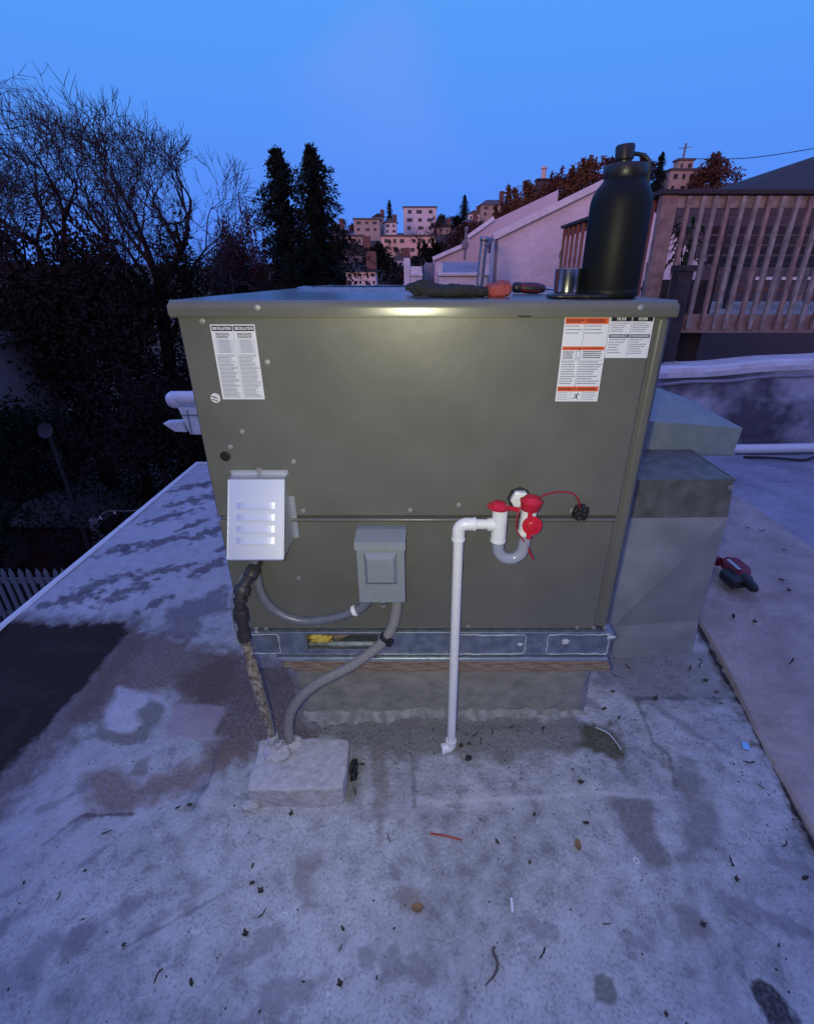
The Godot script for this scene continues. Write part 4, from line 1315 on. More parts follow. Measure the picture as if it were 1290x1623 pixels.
# ------------------------------------------------------------------ right of the cabinet
func duct() -> void:
	var o := thing("roof_duct", "grey coated sheet metal roof duct with a folded face, right of the cabinet", "duct", Vector3(.85, 0, -1.8))
	var z := -1.58
	var b := MB.new()
	# the front is cross-broken: folded along a diagonal so that its lower right leans back
	var tl := Vector3(.58, .77, z + .012); var tr := Vector3(1.088, .775, z)
	var bl := Vector3(.58, .0, z + .012); var br := Vector3(1.128, -.01, z + .004)
	var q := Vector3(1.10, .64, z + .010); var r := Vector3(.76, .16, z + .026)
	b.quad(Vector3(.58, .64, z + .02), q, r, Vector3(.58, .16, z + .02), Vector3.BACK)
	b.tri(q, Vector3(1.125, .16, z - .012), r, Vector3(.16, -.22, .95).normalized(), Vector3(.16, -.22, .95).normalized(), Vector3(.16, -.22, .95).normalized())
	b.quad(Vector3(.58, .16, z + .02), r, Vector3(.80, 0, z + .03), bl, Vector3.BACK)
	b.quad(r, Vector3(1.125, .16, z - .012), br, Vector3(.80, 0, z + .03), Vector3.BACK)
	b.quad(tr, q, Vector3(1.10, .64, -2.05), Vector3(1.088, .775, -2.05), Vector3.RIGHT)
	b.quad(q, Vector3(1.125, .16, z - .012), Vector3(1.125, .16, -2.05), Vector3(1.10, .64, -2.05), Vector3.RIGHT)
	b.quad(Vector3(1.125, .16, z - .012), br, br + Vector3(0, 0, -.47), Vector3(1.125, .16, -2.05), Vector3.RIGHT)
	b.quad(tl, bl, bl + Vector3(0, 0, -.48), tl + Vector3(0, 0, -.48), Vector3.LEFT)
	b.quad(Vector3(.58, .77, -2.05), Vector3(1.088, .775, -2.05), Vector3(1.128, -.01, -2.05), Vector3(.58, 0, -2.05), Vector3.FORWARD)
	part(o, "duct_body", b, M["duct_coat"])
	var t := MB.new()
	t.prism(PackedVector2Array([Vector2(.576, -1.572), Vector2(1.092, -1.577), Vector2(1.092, -2.06), Vector2(.576, -2.06)]), -.012, Transform3D(Basis(Vector3.RIGHT, Vector3(0, 0, 1), Vector3(0, -1, 0)), Vector3(0, .772, 0)))
	part(o, "top_plate", t, M["duct_dark"])  # shade under the cap is put into the plate colour
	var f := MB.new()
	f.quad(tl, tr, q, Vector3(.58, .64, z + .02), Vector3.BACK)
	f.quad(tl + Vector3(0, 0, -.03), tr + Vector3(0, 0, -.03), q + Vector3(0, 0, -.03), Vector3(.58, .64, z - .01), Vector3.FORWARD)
	part(o, "dark_band", f, M["duct_dark"])  # band of darker colour across the top of the face
	var e := MB.new()
	e.bar(Vector3(1.090, .786, -1.574), Vector3(1.092, .786, -2.0), .004, .006, .001)
	part(o, "bright_hem", e, M["galvanised"])
	screw(o, Vector3(1.075, .757, z + .015), .008)
	# lid over it: a hood of folded sheet with sloping top
	var cap := thing("duct_cap", "pale green grey folded metal cap with a sloping top, over the duct", "vent cap", Vector3(.95, .76, -2.15))
	var c := MB.new()
	var y0 := .757
	var p := [Vector3(.58, y0 + .02, -1.90), Vector3(1.272, y0, -1.90), Vector3(1.285, .872, -1.905), Vector3(.58, .925, -1.905), Vector3(.58, 1.03, -2.42), Vector3(.98, .985, -2.45), Vector3(1.285, y0 + .02, -2.40), Vector3(1.29, .885, -2.38)]
	c.quad(p[0], p[1], p[2], p[3], Vector3.BACK)
	c.tri(p[3], p[2], p[5], (p[2] - p[3]).cross(p[5] - p[3]).normalized(), (p[2] - p[3]).cross(p[5] - p[3]).normalized(), (p[2] - p[3]).cross(p[5] - p[3]).normalized())
	c.quad(p[3], p[5], p[4], p[3] + Vector3(-.001, 0, 0), Vector3.UP)
	var n2: Vector3 = (p[7] - p[2]).cross(p[5] - p[2]).normalized()
	if n2.y < 0: n2 = -n2
	c.tri(p[2], p[7], p[5], n2, n2, n2)
	c.quad(p[1], p[6], p[7], p[2], Vector3.RIGHT)
	c.quad(p[6], Vector3(.58, y0 + .02, -2.42), p[4], p[5], Vector3.FORWARD)
	c.tri(p[6], p[5], p[7], Vector3.FORWARD, Vector3.FORWARD, Vector3.FORWARD)
	c.quad(p[0], p[1], p[6], Vector3(.58, y0 + .02, -2.42), Vector3.DOWN)
	part(cap, "cap_sheet", c, M["cap_paint"])
	var lip := MB.new()
	lip.bar(p[0] + Vector3(0, .012, .003), p[1] + Vector3(0, .012, .003), .006, .026, .002, Vector3.BACK)
	part(cap, "cap_lip", lip, M["cap_paint"])
	# drill lying on its side against the duct
	var d := thing("cordless_drill", "dark red and black cordless drill lying on the roof right of the duct", "drill", Vector3(1.545, .045, -2.12))
	d.scale = Vector3(1.05, 1.1, 1.3)
	d.rotation.y = -.25
	var turn := Basis(Vector3.UP, .35)
	var h := MB.new()
	h.lathe([Vector2(0, 0), Vector2(.026, .002), Vector2(.033, .012), Vector2(.034, .06), Vector2(.033, .10), Vector2(.027, .125), Vector2(0, .125)], Transform3D(turn * Basis(Vector3.RIGHT, PI / 2), Vector3(.01, .045, -.03)), 20)
	h.lump(Vector3(.075, .075, .12), Vector3(.045, .045, .02), 10, 3.0, noise(98, 20.0), .004, turn)
	own(d, "drill_body", h, M["drill_red"])
	var g := MB.new()
	g.tube(curve([Vector3(-.02, .045, -.02), Vector3(-.045, .04, -.075), Vector3(-.055, .04, -.13), Vector3(-.05, .045, -.16)], 5), [.022, .0215, .021, .0205, .02, .02, .02, .02, .02, .0205, .021, .022, .024, .026, .028, .028], 12)
	own(d, "handle", g, M["drill_red"])
	var s := MB.new()
	s.tube([Vector3(.02, .052, .045), Vector3(.045, .053, .10)], .0055, 8)
	s.box(Vector3(.018, .006, .075), Vector3(.012, .083, .045), .002, turn)
	own(d, "silver_strip", s, M["steel"])
	var k := MB.new()
	var kt := Transform3D(turn * Basis(Vector3.RIGHT, PI / 2), Vector3(.048, .043, .085))
	k.lathe([Vector2(0, 0), Vector2(.030, 0), Vector2(.031, .022), Vector2(.022, .036), Vector2(.021, .062), Vector2(.013, .076), Vector2(0, .076)], kt, 16)
	own(d, "chuck", k, M["drill_black"])
	var bt := MB.new()
	bt.box(Vector3(.075, .05, .095), Vector3(.004, .036, .085), .012, turn)
	own(d, "battery", bt, M["drill_black"])

func parapet() -> void:
	var o := thing("parapet_wall", "stained parapet wall with a white metal coping at the far right edge of the roof", "wall", Vector3(3, 0, -4.4))
	var b := MB.new()
	b.prism(PackedVector2Array([Vector2(.35, -.2), Vector2(6.2, -.2), Vector2(6.2, .965), Vector2(3.3, .765), Vector2(.35, .57)]), -.22, Transform3D(Basis.IDENTITY, Vector3(0, 0, -4.25)))
	part(o, "wall", b, M["parapet"])
	var c := MB.new()
	var prev: Array = []
	for k in 41:
		var x := lerpf(.33, 6.2, k / 40.0)
		var y := .57 + (x - .35) * .0672 + .006 * sin(x * 7.0)
		var row := [Vector3(x, y - .055, -4.235), Vector3(x, y - .01, -4.222 + .006 * sin(x * 11.0)), Vector3(x, y + .025, -4.228), Vector3(x, y + .040, -4.25), Vector3(x, y + .045, -4.45), Vector3(x, y - .03, -4.50)]
		if k > 0:
			for i in 5:
				c.quad(prev[i], prev[i + 1], row[i + 1], row[i], Vector3(0, 1 if i > 1 else 0, 1 if i < 3 else -.2))
		prev = row
	part(o, "coping", c, M["white_paint"])
	var bd := MB.new()
	var pts: Array = []
	for k in 50:
		var x := lerpf(.4, 6.1, k / 49.0)
		pts.append(Vector3(x, .57 + (x - .35) * .0672 - .10 + .008 * sin(x * 9.0), -4.243))
	bd.tube(pts, .016, 6)
	part(o, "membrane_fold", bd, M["far_roof"])
	var p := MB.new()
	p.tube([Vector3(1.4, .045, -4.12), Vector3(2.9, .048, -4.12), Vector3(4.3, .060, -4.16), Vector3(5.7, .06, -4.16)], .042, 14)
	single("long_white_pipe", p, M["white_plastic"], "long white plastic pipe lying along the foot of the parapet wall", "pipe")
	var cable := MB.new()
	cable.tube(curve([Vector3(2.78, .012, -4.0), Vector3(3.0, .02, -3.96), Vector3(3.25, .012, -3.93), Vector3(3.45, .03, -4.0), Vector3(3.8, .02, -4.02)], 6), .011, 7)
	single("black_cable", cable, M["black_rubber"], "black cable sagging on the roof in front of the long white pipe", "cable")
	# square dark post on the far side of the parapet
	var post := thing("dark_post", "dark brown square post with a wider top, just beyond the parapet", "post", Vector3(2.14, .6, -4.42))
	var m := MB.new()
	m.span(Vector3(2.075, .55, -4.50), Vector3(2.195, 1.48, -4.38), .006)
	part(post, "shaft", m, M["dark_wood"])
	var t := MB.new()
	t.span(Vector3(2.06, 1.455, -4.515), Vector3(2.21, 1.50, -4.365), .004)
	part(post, "top", t, M["dark_wood"])
	var rub := MB.new()
	for k in 5:
		rub.lump(Vector3(.05, .04, .05), Vector3(2.02 + k * .04, .72 + .006 * k, -4.34), 5, 2.3, noise(99 + k, 40.0), .02)
	part(post, "sealant_foot", rub, M["mortar"])

func deck() -> void:
	var o := thing("wooden_deck", "raised cedar deck with leaning slatted railing beyond the parapet", "deck", Vector3(3.6, 1.0, -6))
	var x0 := 1.95; var zf := -4.6; var zb := -7.7; var yt := 2.04; var yd := 1.09; var x1 := 5.6
	var rim := MB.new()
	rim.span(Vector3(x0, .965, zf - .04), Vector3(x1, 1.12, zf), .004)
	part(o, "rim_joist", rim, M["cedar"])
	var rim2 := MB.new()
	rim2.span(Vector3(x0, .965, zb), Vector3(x0 + .04, 1.12, zf - .041), .004)
	part(o, "rim_joist", rim2, M["cedar_red"])
	for k in 21:
		var b := MB.new()
		b.span(Vector3(x0 + .042, yd - .03, zf - .045 - (k + 1) * .145 + .006), Vector3(x1, yd, zf - .045 - k * .145), .004)
		part(o, "deck_board", b, M["weathered_wood"])
	var post := MB.new()
	post.span(Vector3(x0 - .03, .97, zf - .06), Vector3(x0 + .10, yt - .035, zf + .008), .005)
	part(o, "corner_post", post, M["cedar"])
	var rail := MB.new()
	rail.span(Vector3(x0 - .05, yt - .035, zf - .11), Vector3(x1, yt, zf + .035), .005)
	part(o, "hand_rail", rail, M["dark_wood"])
	var rail2 := MB.new()
	rail2.span(Vector3(x0 - .05, yt - .035, zb), Vector3(x0 + .09, yt, zf - .112), .005)
	part(o, "hand_rail", rail2, M["dark_wood"])
	var sub := MB.new()
	sub.span(Vector3(x0 + .10, yt - .125, zf - .045), Vector3(x1, yt - .038, zf - .01), .004)
	part(o, "sub_rail", sub, M["weathered_wood"])
	var sub2 := MB.new()
	sub2.span(Vector3(x0 + .012, yt - .125, zb), Vector3(x0 + .045, yt - .038, zf - .062), .004)
	part(o, "sub_rail", sub2, M["cedar_red"])
	var base: Mesh
	for k in 31:
		var x := x0 + .18 + k * .108
		var b := MB.new()
		b.bar(Vector3(x + .012 * sin(k * 2.3), 1.0, zf + .020), Vector3(x + .008 * sin(k * 1.7), yt - .045, zf + .014), .033, .033, .003, Vector3.BACK)
		part(o, "baluster", b, M["weathered_wood"] if k % 3 else M["cedar"])
	for k in 14:
		var z := zf - .20 - k * .215
		var b := MB.new()
		b.bar(Vector3(x0 - .02, 1.0, z), Vector3(x0 - .015, yt - .045, z), .036, .036, .003, Vector3.BACK)
		part(o, "baluster", b, M["cedar_red"])
	var legs := MB.new()
	legs.span(Vector3(2.55, -3, zf - .5), Vector3(2.69, .96, zf - .36), .004)
	part(o, "support_post", legs, M["dark_wood"])
	# what stands on the deck
	var bench := thing("garden_bench", "weathered slatted garden bench on the deck behind the railing", "bench", Vector3(4.3, yd, -6.2))
	for k in 4:
		var b := MB.new()
		b.box(Vector3(1.9, .08, .03), Vector3(0, .50 + k * .105, -.25 - k * .02), .004)
		own(bench, "back_slat", b, M["dark_wood"])
	for k in 4:
		var b := MB.new()
		b.box(Vector3(1.9, .03, .085), Vector3(0, .44, .22 - k * .1), .004)
		own(bench, "seat_slat", b, M["dark_wood"])
	for s in [[-.85, .2], [.85, .2], [-.85, -.22], [.85, -.22]]:
		var b := MB.new()
		b.box(Vector3(.06, .42 if s[1] > 0 else .9, .06), Vector3(s[0], .21 if s[1] > 0 else .45, s[1]), .004)
		own(bench, "leg", b, M["dark_wood"])
	var lat := thing("picket_screen", "row of uneven pale boards standing on the deck behind the bench", "screen", Vector3(3.9, yd, -7.0))
	for k in 17:
		var b := MB.new()
		b.box(Vector3(.055, .42 + .12 * absf(sin(k * 1.9)), .02), Vector3(-1.5 + k * .17, .25, .02 * sin(k * 3.0)), .003, Basis(Vector3.BACK, .06 * sin(k * 2.7)))
		own(lat, "board", b, M["weathered_wood"] if k % 2 else M["cedar"])
	var lr := MB.new()
	lr.box(Vector3(3.0, .05, .025), Vector3(-.1, .18, -.025), .003)
	own(lat, "rail", lr, M["cedar_red"])
	var box := thing("planter_box", "dark wooden planter box at the corner of the deck", "planter", Vector3(2.45, yd, -5.15))
	for s in [[Vector3(.5, .3, .03), Vector3(0, .15, .2)], [Vector3(.5, .3, .03), Vector3(0, .15, -.2)], [Vector3(.03, .3, .37), Vector3(.24, .15, 0)], [Vector3(.03, .3, .37), Vector3(-.24, .15, 0)]]:
		var b := MB.new()
		b.box(s[0], s[1], .004)
		own(box, "side_board", b, M["dark_wood"])
	var soil := MB.new()
	soil.box(Vector3(.44, .02, .36), Vector3(0, .27, 0), .002)
	own(box, "soil", soil, M["soil"])
	var pl := thing("leafy_plant", "leafy green plant with long drooping leaves behind the corner of the railing", "plant", Vector3(2.45, yd + .28, -5.15))
	var st := MB.new()
	for k in 7:
		var a := k * 2.4
		st.tube(curve([Vector3(0, 0, 0), Vector3(cos(a) * .05, .25, sin(a) * .05), Vector3(cos(a) * .13, .46 + .05 * (k % 3), sin(a) * .13)], 4), .005, 5)
	own(pl, "stem", st, M["leaf_green"])
	for k in 46:
		var a := rng.randf() * TAU
		var y := rng.randf_range(.1, .52)
		var l := rng.randf_range(.14, .26)
		var b := MB.new()
		var d := Vector3(cos(a), 0, sin(a))
		var s := d.cross(Vector3.UP)
		var c := [Vector3(0, y, 0) + d * .03, Vector3(0, y + .05, 0) + d * l * .45, Vector3(0, y + .02, 0) + d * l * .8, Vector3(0, y - .07, 0) + d * l]
		var w := [.004, .018, .014, .001]
		for i in 3:
			b.quad(c[i] - s * w[i], c[i] + s * w[i], c[i + 1] + s * w[i + 1], c[i + 1] - s * w[i + 1], Vector3.UP)
		own(pl, "leaf", b, M["leaf_green"])
	# house behind the deck
	var h := thing("house", "house with a dark hipped roof and dark red siding behind the deck", "house", Vector3(9, -3, -11))
	var wl := MB.new()
	wl.span(Vector3(4.3, -3, -17), Vector3(18, 2.86, -11.0), 0)
	part(h, "wall", wl, M["house_dark"])
	for k in 22:
		var b := MB.new()
		b.prism(PackedVector2Array([Vector2(-10.999, 0), Vector2(-10.975, 0), Vector2(-10.99, .15), Vector2(-10.999, .15)]), 13.7, Transform3D(Basis(Vector3(0, 0, 1), Vector3(0, 1, 0), Vector3(1, 0, 0)), Vector3(4.3, .5 + k * .105, 0)))
		part(h, "siding_board", b, M["house_dark"] if k % 11 else M["house_grey"])
	var win := MB.new()
	win.span(Vector3(6.6, 1.35, -10.985), Vector3(8.0, 2.3, -10.95), .004)
	var wf := part(h, "window_frame", win, M["white_paint"])
	var pane := MB.new()
	pane.span(Vector3(6.66, 1.41, -10.97), Vector3(7.94, 2.24, -10.945), .002)
	part(wf, "pane", pane, M["window_dark"])
	var rf := MB.new()
	var e := [Vector3(5.85, 2.87, -10.7), Vector3(18.3, 2.87, -10.7), Vector3(18.3, 2.87, -17.3), Vector3(5.85, 2.87, -17.3), Vector3(9.7, 4.1, -14), Vector3(14.4, 4.1, -14)]
	rf.quad(e[0], e[1], e[5], e[4], Vector3(0, 1, 1))
	rf.quad(e[3], e[2], e[5], e[4], Vector3(0, 1, -1))
	rf.tri(e[0], e[4], e[3], Vector3(-.4, .9, 0).normalized(), Vector3(-.4, .9, 0).normalized(), Vector3(-.4, .9, 0).normalized())
	rf.tri(e[1], e[5], e[2], Vector3(.4, .9, 0).normalized(), Vector3(.4, .9, 0).normalized(), Vector3(.4, .9, 0).normalized())
	rf.quad(e[0], e[1], e[2], e[3], Vector3.DOWN)
	part(h, "roof", rf, M["shingle_dark"])
	var wire := MB.new()
	wire.tube(curve([Vector3(18.4, 8.55, -40), Vector3(22, 8.6, -40), Vector3(26.5, 9.15, -40), Vector3(34, 10.2, -40)], 6), .025, 5)
	single("overhead_wire", wire, M["black_rubber"], "thin overhead wire crossing the sky at the upper right", "wire")

# ------------------------------------------------------------------ white building next door
func neighbours() -> void:
	var o := thing("white_gabled_building", "white rendered building with a sloping parapet, behind the bottle", "building", Vector3(2.6, -3, -9.3))
	var b := MB.new()
	b.prism(PackedVector2Array([Vector2(1.20, -3), Vector2(4.6, -3), Vector2(4.6, 1.6), Vector2(3.15, 2.75), Vector2(2.95, 2.745), Vector2(1.24, 1.98), Vector2(1.20, 1.98)]), -5.0, Transform3D(Basis.IDENTITY, Vector3(0, 0, -9)))
	part(o, "wall", b, M["stucco"])
	var c := MB.new()
	c.bar(Vector3(1.15, 1.985, -9.0), Vector3(3.0, 2.80, -9.0), .10, .16, .01, Vector3.BACK)
	part(o, "sloping_coping", c, M["white_paint"])
	var d := MB.new()
	d.span(Vector3(1.185, 1.22, -9.04), Vector3(1.235, 1.98, -8.985), .004)
	part(o, "corner_trim", d, M["house_grey"])
	var far := thing("pink_gabled_wall", "pinkish rendered gable wall with stepped coping, beyond the metal flue", "wall", Vector3(.9, -3, -11.2))
	var w := MB.new()
	w.prism(PackedVector2Array([Vector2(.26, -3), Vector2(2.6, -3), Vector2(2.6, 2.9), Vector2(1.36, 2.38), Vector2(.92, 2.10), Vector2(.90, 1.98), Vector2(.26, 1.72)]), -2.0, Transform3D(Basis.IDENTITY, Vector3(0, 0, -11)))
	part(far, "wall", w, M["gable_pink"])
	var wc := MB.new()
	wc.bar(Vector3(.22, 1.73, -10.98), Vector3(.91, 2.0, -10.98), .07, .12, .006, Vector3.BACK)
	wc.bar(Vector3(.90, 2.11, -10.98), Vector3(1.40, 2.43, -10.98), .07, .12, .006, Vector3.BACK)
	part(far, "coping", wc, M["white_paint"])
	var pb := thing("low_white_parapet", "low white parapet with a moulded top in front of the pink gable", "parapet", Vector3(.6, -3, -8.1))
	var p := MB.new()
	p.span(Vector3(.26, -3, -8.6), Vector3(.98, 1.42, -8.02), .01)
	part(pb, "wall", p, M["white_paint"])
	var mo := MB.new()
	mo.span(Vector3(.23, 1.42, -8.65), Vector3(1.02, 1.47, -7.97), .012)
	part(pb, "moulding", mo, M["white_paint"])
	var po := MB.new()
	po.span(Vector3(.22, 1.47, -8.15), Vector3(.31, 1.60, -8.0), .006)
	part(pb, "corner_pier", po, M["white_paint"])
	po = MB.new()
	po.span(Vector3(.93, 1.47, -8.15), Vector3(1.0, 1.72, -8.0), .006)
	part(pb, "corner_pier", po, M["white_paint"])
	var sl := MB.new()
	sl.quad(Vector3(.31, 1.47, -8.05), Vector3(.93, 1.47, -8.05), Vector3(.93, 1.63, -9.0), Vector3(.31, 1.63, -9.0), Vector3.UP)
	part(pb, "lean_to_roof", sl, M["far_roof"])
	var st := thing("stepped_white_wall", "stepped end of a white wall left of the low parapet", "wall", Vector3(-.15, -3, -8.1))
	var s := MB.new()
	s.span(Vector3(-.26, -3, -8.4), Vector3(-.17, 1.66, -8.0), .008)
	s.span(Vector3(-.169, -3, -8.4), Vector3(.01, 1.55, -8.02), .008)
	part(st, "wall", s, M["white_paint"])
	var sc := MB.new()
	sc.span(Vector3(-.30, 1.22, -8.42), Vector3(.26, 1.30, -7.96), .01)
	sc.span(Vector3(-.165, 1.42, -8.42), Vector3(.02, 1.46, -7.985), .006)
	part(st, "moulding", sc, M["white_paint"])
	var ch := MB.new()
	ch.lump(Vector3(.17, .30, .2), Vector3(.115, 1.46, -8.6), 8, 5.0, noise(120, 9.0), .02)
	single("stone_pier", ch, M["house_grey"], "rough grey stone pier between the white parapets", "pier")
	# metal flue with a raking arm
	var f := thing("metal_flue", "tall grey metal flue pipe with a raking arm, against the white building", "flue", Vector3(.80, 1.2, -7.5))
	var m := MB.new()
	m.tube([Vector3(.79, 1.0, -7.5), Vector3(.845, 1.86, -7.5)], .052, 14)
	part(f, "flue_pipe", m, M["galvanised_dull"])
	var r := MB.new()
	collar(r, Vector3(.846, 1.87, -7.5), Vector3(.06, 1, 0), .066, .06, 14)
	collar(r, Vector3(.842, 1.80, -7.5), Vector3(.06, 1, 0), .060, .02, 14)
	part(f, "collar", r, M["galvanised_dull"])
	var a := MB.new()
	a.tube([Vector3(.855, 1.74, -7.55), Vector3(1.02, 1.90, -8.2), Vector3(1.10, 1.92, -8.9)], .035, 8)
	part(f, "raking_arm", a, M["iron"])
	var cb := MB.new()
	cb.tube(curve([Vector3(1.02, 1.88, -8.2), Vector3(1.0, 1.6, -8.25), Vector3(1.01, 1.3, -8.3)], 4), .015, 6)
	part(f, "hanging_cable", cb, M["black_rubber"])
	var mtr := MB.new()
	mtr.lump(Vector3(.09, .13, .06), Vector3(.63, 1.83, -8.05), 8, 3.0, noise(121, 12.0), .01)
	mtr.tube([Vector3(.63, 1.63, -8.05), Vector3(.64, 2.05, -8.05)], .018, 8)
	mtr.lump(Vector3(.06, .07, .06), Vector3(.645, 2.03, -8.05), 6, 2.5, noise(122, 12.0), .008)
	single("service_head", mtr, M["house_grey"], "small weathered service head on the wall left of the flue", "service head")
	# white eave beyond the roof, left of the cabinet
	var ev := thing("white_eave", "white eave with a rounded gutter end, left of the cabinet beyond the roof", "eave", Vector3(-1.6, .3, -4.2))
	var roll := MB.new()
	roll.tube([Vector3(-2.12, .455, -4.15), Vector3(-2.09, .49, -4.15), Vector3(-1.4, .49, -4.15)], [.045, .062, .062], 16)
	roll.lump(Vector3(.13, .14, .13), Vector3(-2.10, .475, -4.15), 8, 2.2, noise(123, 8.0), .004)
	part(ev, "gutter_roll", roll, M["white_metal"])
	var fa := MB.new()
	fa.prism(PackedVector2Array([Vector2(-2.06, .42), Vector2(-1.3, .42), Vector2(-1.3, .12), Vector2(-1.75, .185), Vector2(-2.0, .185)]), -.5, Transform3D(Basis.IDENTITY, Vector3(0, 0, -4.10)))
	part(ev, "fascia", fa, M["white_metal"])
	for k in 2:
		var sm := MB.new()
		sm.span(Vector3(-1.99 + k * .19, .19, -4.10), Vector3(-1.982 + k * .19, .40, -4.092), .001)
		part(ev, "fascia_joint", sm, M["house_grey"])
	var st2 := MB.new()
	st2.span(Vector3(-2.04, .352, -4.10), Vector3(-1.3, .36, -4.09), .001)
	part(ev, "fascia_bead", st2, M["house_grey"])
	var sp := MB.new()
	sp.prism(PackedVector2Array([Vector2(-2.23, .275), Vector2(-2.06, .285), Vector2(-2.04, .20), Vector2(-2.14, .205)]), -.12, Transform3D(Basis.IDENTITY, Vector3(0, 0, -4.12)))
	part(ev, "spout", sp, M["white_metal"])
	var gw := MB.new()
	gw.span(Vector3(-1.85, -3.2, -5.6), Vector3(-.7, .2, -4.35), .01)
	part(ev, "wall_below", gw, M["house_dark"])

# ------------------------------------------------------------------ plants
func leaves(b: MB, centre: Vector3, r: Vector3, count: int, size: float, long := 1.8) -> void:
	for k in count:
		var d := Vector3(rng.randfn(), rng.randfn(), rng.randfn()).normalized() * pow(rng.randf(), .45)
		var p := centre + d * r
		var a := Vector3(rng.randfn(), rng.randfn() - .3, rng.randfn()).normalized()
		var s := a.cross(Vector3(rng.randfn(), rng.randfn(), rng.randfn())).normalized()
		var l := size * rng.randf_range(.6, 1.3)
		var n := a.cross(s)
		var w := l / long * .5
		b.tri(p, p + a * l * .5 + s * w, p + a * l, n, n, n)
		b.tri(p, p + a * l, p + a * l * .5 - s * w, n, n, n)

func limb(b: MB, p: Vector3, dir: Vector3, length: float, r: float, depth: int, up: float, tips: Array, forks := 3) -> void:
	r = maxf(r, .0048)
	var pts: Array = [p]
	var rr: Array = [r]
	var d := dir
	var steps := 4 if depth > 1 else 3
	for k in steps:
		d = (d + Vector3(rng.randfn(), rng.randfn() * .7 + up, rng.randfn()) * .13).normalized()
		p += d * length / steps
		pts.append(p)
		rr.append(lerpf(r, r * .58, (k + 1.0) / steps))
	b.tube(pts, rr, 6 if r > .03 else (4 if r > .012 else 3), false)
	if depth == 0:
		tips.append(p)
		return
	for k in forks:
		var at := 4 if k == 0 else rng.randi_range(2, steps)
		at = mini(at, steps)
		var spin := rng.randf() * TAU
		var side := d.cross(Vector3(cos(spin), .3, sin(spin))).normalized()
		var nd := (d + side * rng.randf_range(.35, .95)).normalized()
		limb(b, pts[at], nd, length * rng.randf_range(.62, .86), rr[at] * (.85 if k == 0 else .68), depth - 1, up, tips, forks)

func bare_tree(label: String, at: Vector3, height: float, lean: Vector3, seed_: int, spread := 1.0, depth := 5) -> void:
	rng.seed = seed_
	var o := thing("bare_tree", label, "tree", at, "bare trees against the sky")
	var tips: Array = []
	var trunk := MB.new()
	var top := Vector3(lean.x * .4, height * .52, lean.z * .4)
	trunk.tube(curve([Vector3.ZERO, Vector3(lean.x * .1, height * .26, 0), top], 5), [.17, .16, .155, .15, .145, .14, .135, .13, .125, .12, .115], 9)
	own(o, "trunk", trunk, M["bark"])
	var b := MB.new()
	for k in 5:
		var a := TAU * k / 5.0 + rng.randf() * .6
		var d := (Vector3(cos(a) * .75 * spread, .8, sin(a) * .5 * spread) + lean * .12).normalized()
		limb(b, top - Vector3(0, height * .03 * k, 0), d, height * (.155 if depth < 6 else .135), .085, depth, .28, tips)
	own(o, "branches", b, M["bark"])

func bush_mesh(seed_: int, w: float, h: float, count: int, leaf: float, blobs: int) -> MB:
	rng.seed = seed_
	var b := MB.new()
	for k in blobs:
		var a := rng.randf() * TAU
		var y := pow(rng.randf(), .8)
		var rad := w * .5 * sqrt(maxf(0.05, 1.0 - pow(y, 2.2))) * sqrt(rng.randf())
		var c := Vector3(cos(a) * rad, h * (.12 + .80 * y), sin(a) * rad)
		var r := w * rng.randf_range(.13, .24)
		leaves(b, c, Vector3(r, r * rng.randf_range(.7, 1.2), r), count / blobs, leaf)
	# stray shoots that break the outline
	for k in blobs / 2:
		var a := rng.randf() * TAU
		leaves(b, Vector3(cos(a) * w * .42 * rng.randf(), h * rng.randf_range(.8, 1.08), sin(a) * w * .42 * rng.randf()), Vector3(.05, .24, .05) * h * .5, 90, leaf * .9)
	return b

func shrub(called: String, label: String, category: String, crown: Mesh, m: Material, at: Vector3, size: Vector3, turn: float, group: String, h: float) -> void:
	var o := thing(called, label, category, at, group)
	var t := MB.new()
	t.tube(curve([Vector3.ZERO, Vector3(.06, h * size.y * .4, .04), Vector3(-.03, h * size.y * .8, 0)], 4), [.12, .11, .10, .09, .08, .065, .05, .04, .03], 7)
	own(o, "trunk", t, M["bark"])
	var i := MeshInstance3D.new()
	i.name = "crown"
	i.mesh = crown
	i.material_override = m
	i.scale = size
	i.rotation.y = turn
	o.add_child(i, true)

func conifer(label: String, at: Vector3, h: float, w: float, seed_: int, group := "") -> Node3D:
	rng.seed = seed_
	var o := thing("conifer_tree", label, "conifer", at, group)
	var t := MB.new()
	t.tube([Vector3.ZERO, Vector3(.04, h * .5, 0), Vector3(0, h * .99, 0)], [w * .07, w * .045, .01], 8)
	own(o, "trunk", t, M["bark"])
	var b := MB.new()
	var rows := 30
	for k in rows:
		var f := k / float(rows - 1)
		var y := h * lerpf(.12, .975, f)
		var reach := w * .5 * pow(1.0 - f, .62) + .02 * w
		for j in 8:
			if rng.randf() < .14: continue
			var a := TAU * j / 8 + k * 1.3 + rng.randf() * .7
			var l := reach * rng.randf_range(.45, 1.22)
			var d := Vector3(cos(a), 0, sin(a))
			var rise := rng.randf_range(.05, .3)
			var n := 4 + int(l / (h * .022))
			for q in n:
				var s := (q + .7) / n
				var p := d * l * s + Vector3(0, y + l * (rise * s - .5 * s * s), 0)
				var sz := h * .016 * (1.35 - s * .7)
				leaves(b, p, Vector3(sz * 1.3, sz * .8, sz * 1.3), 12, sz * 1.25, 2.8)
	leaves(b, Vector3(0, h * .99, 0), Vector3(.012 * w, h * .02, .012 * w), 40, h * .012, 3.0)
	own(o, "crown", b, M["needle"])
	return o

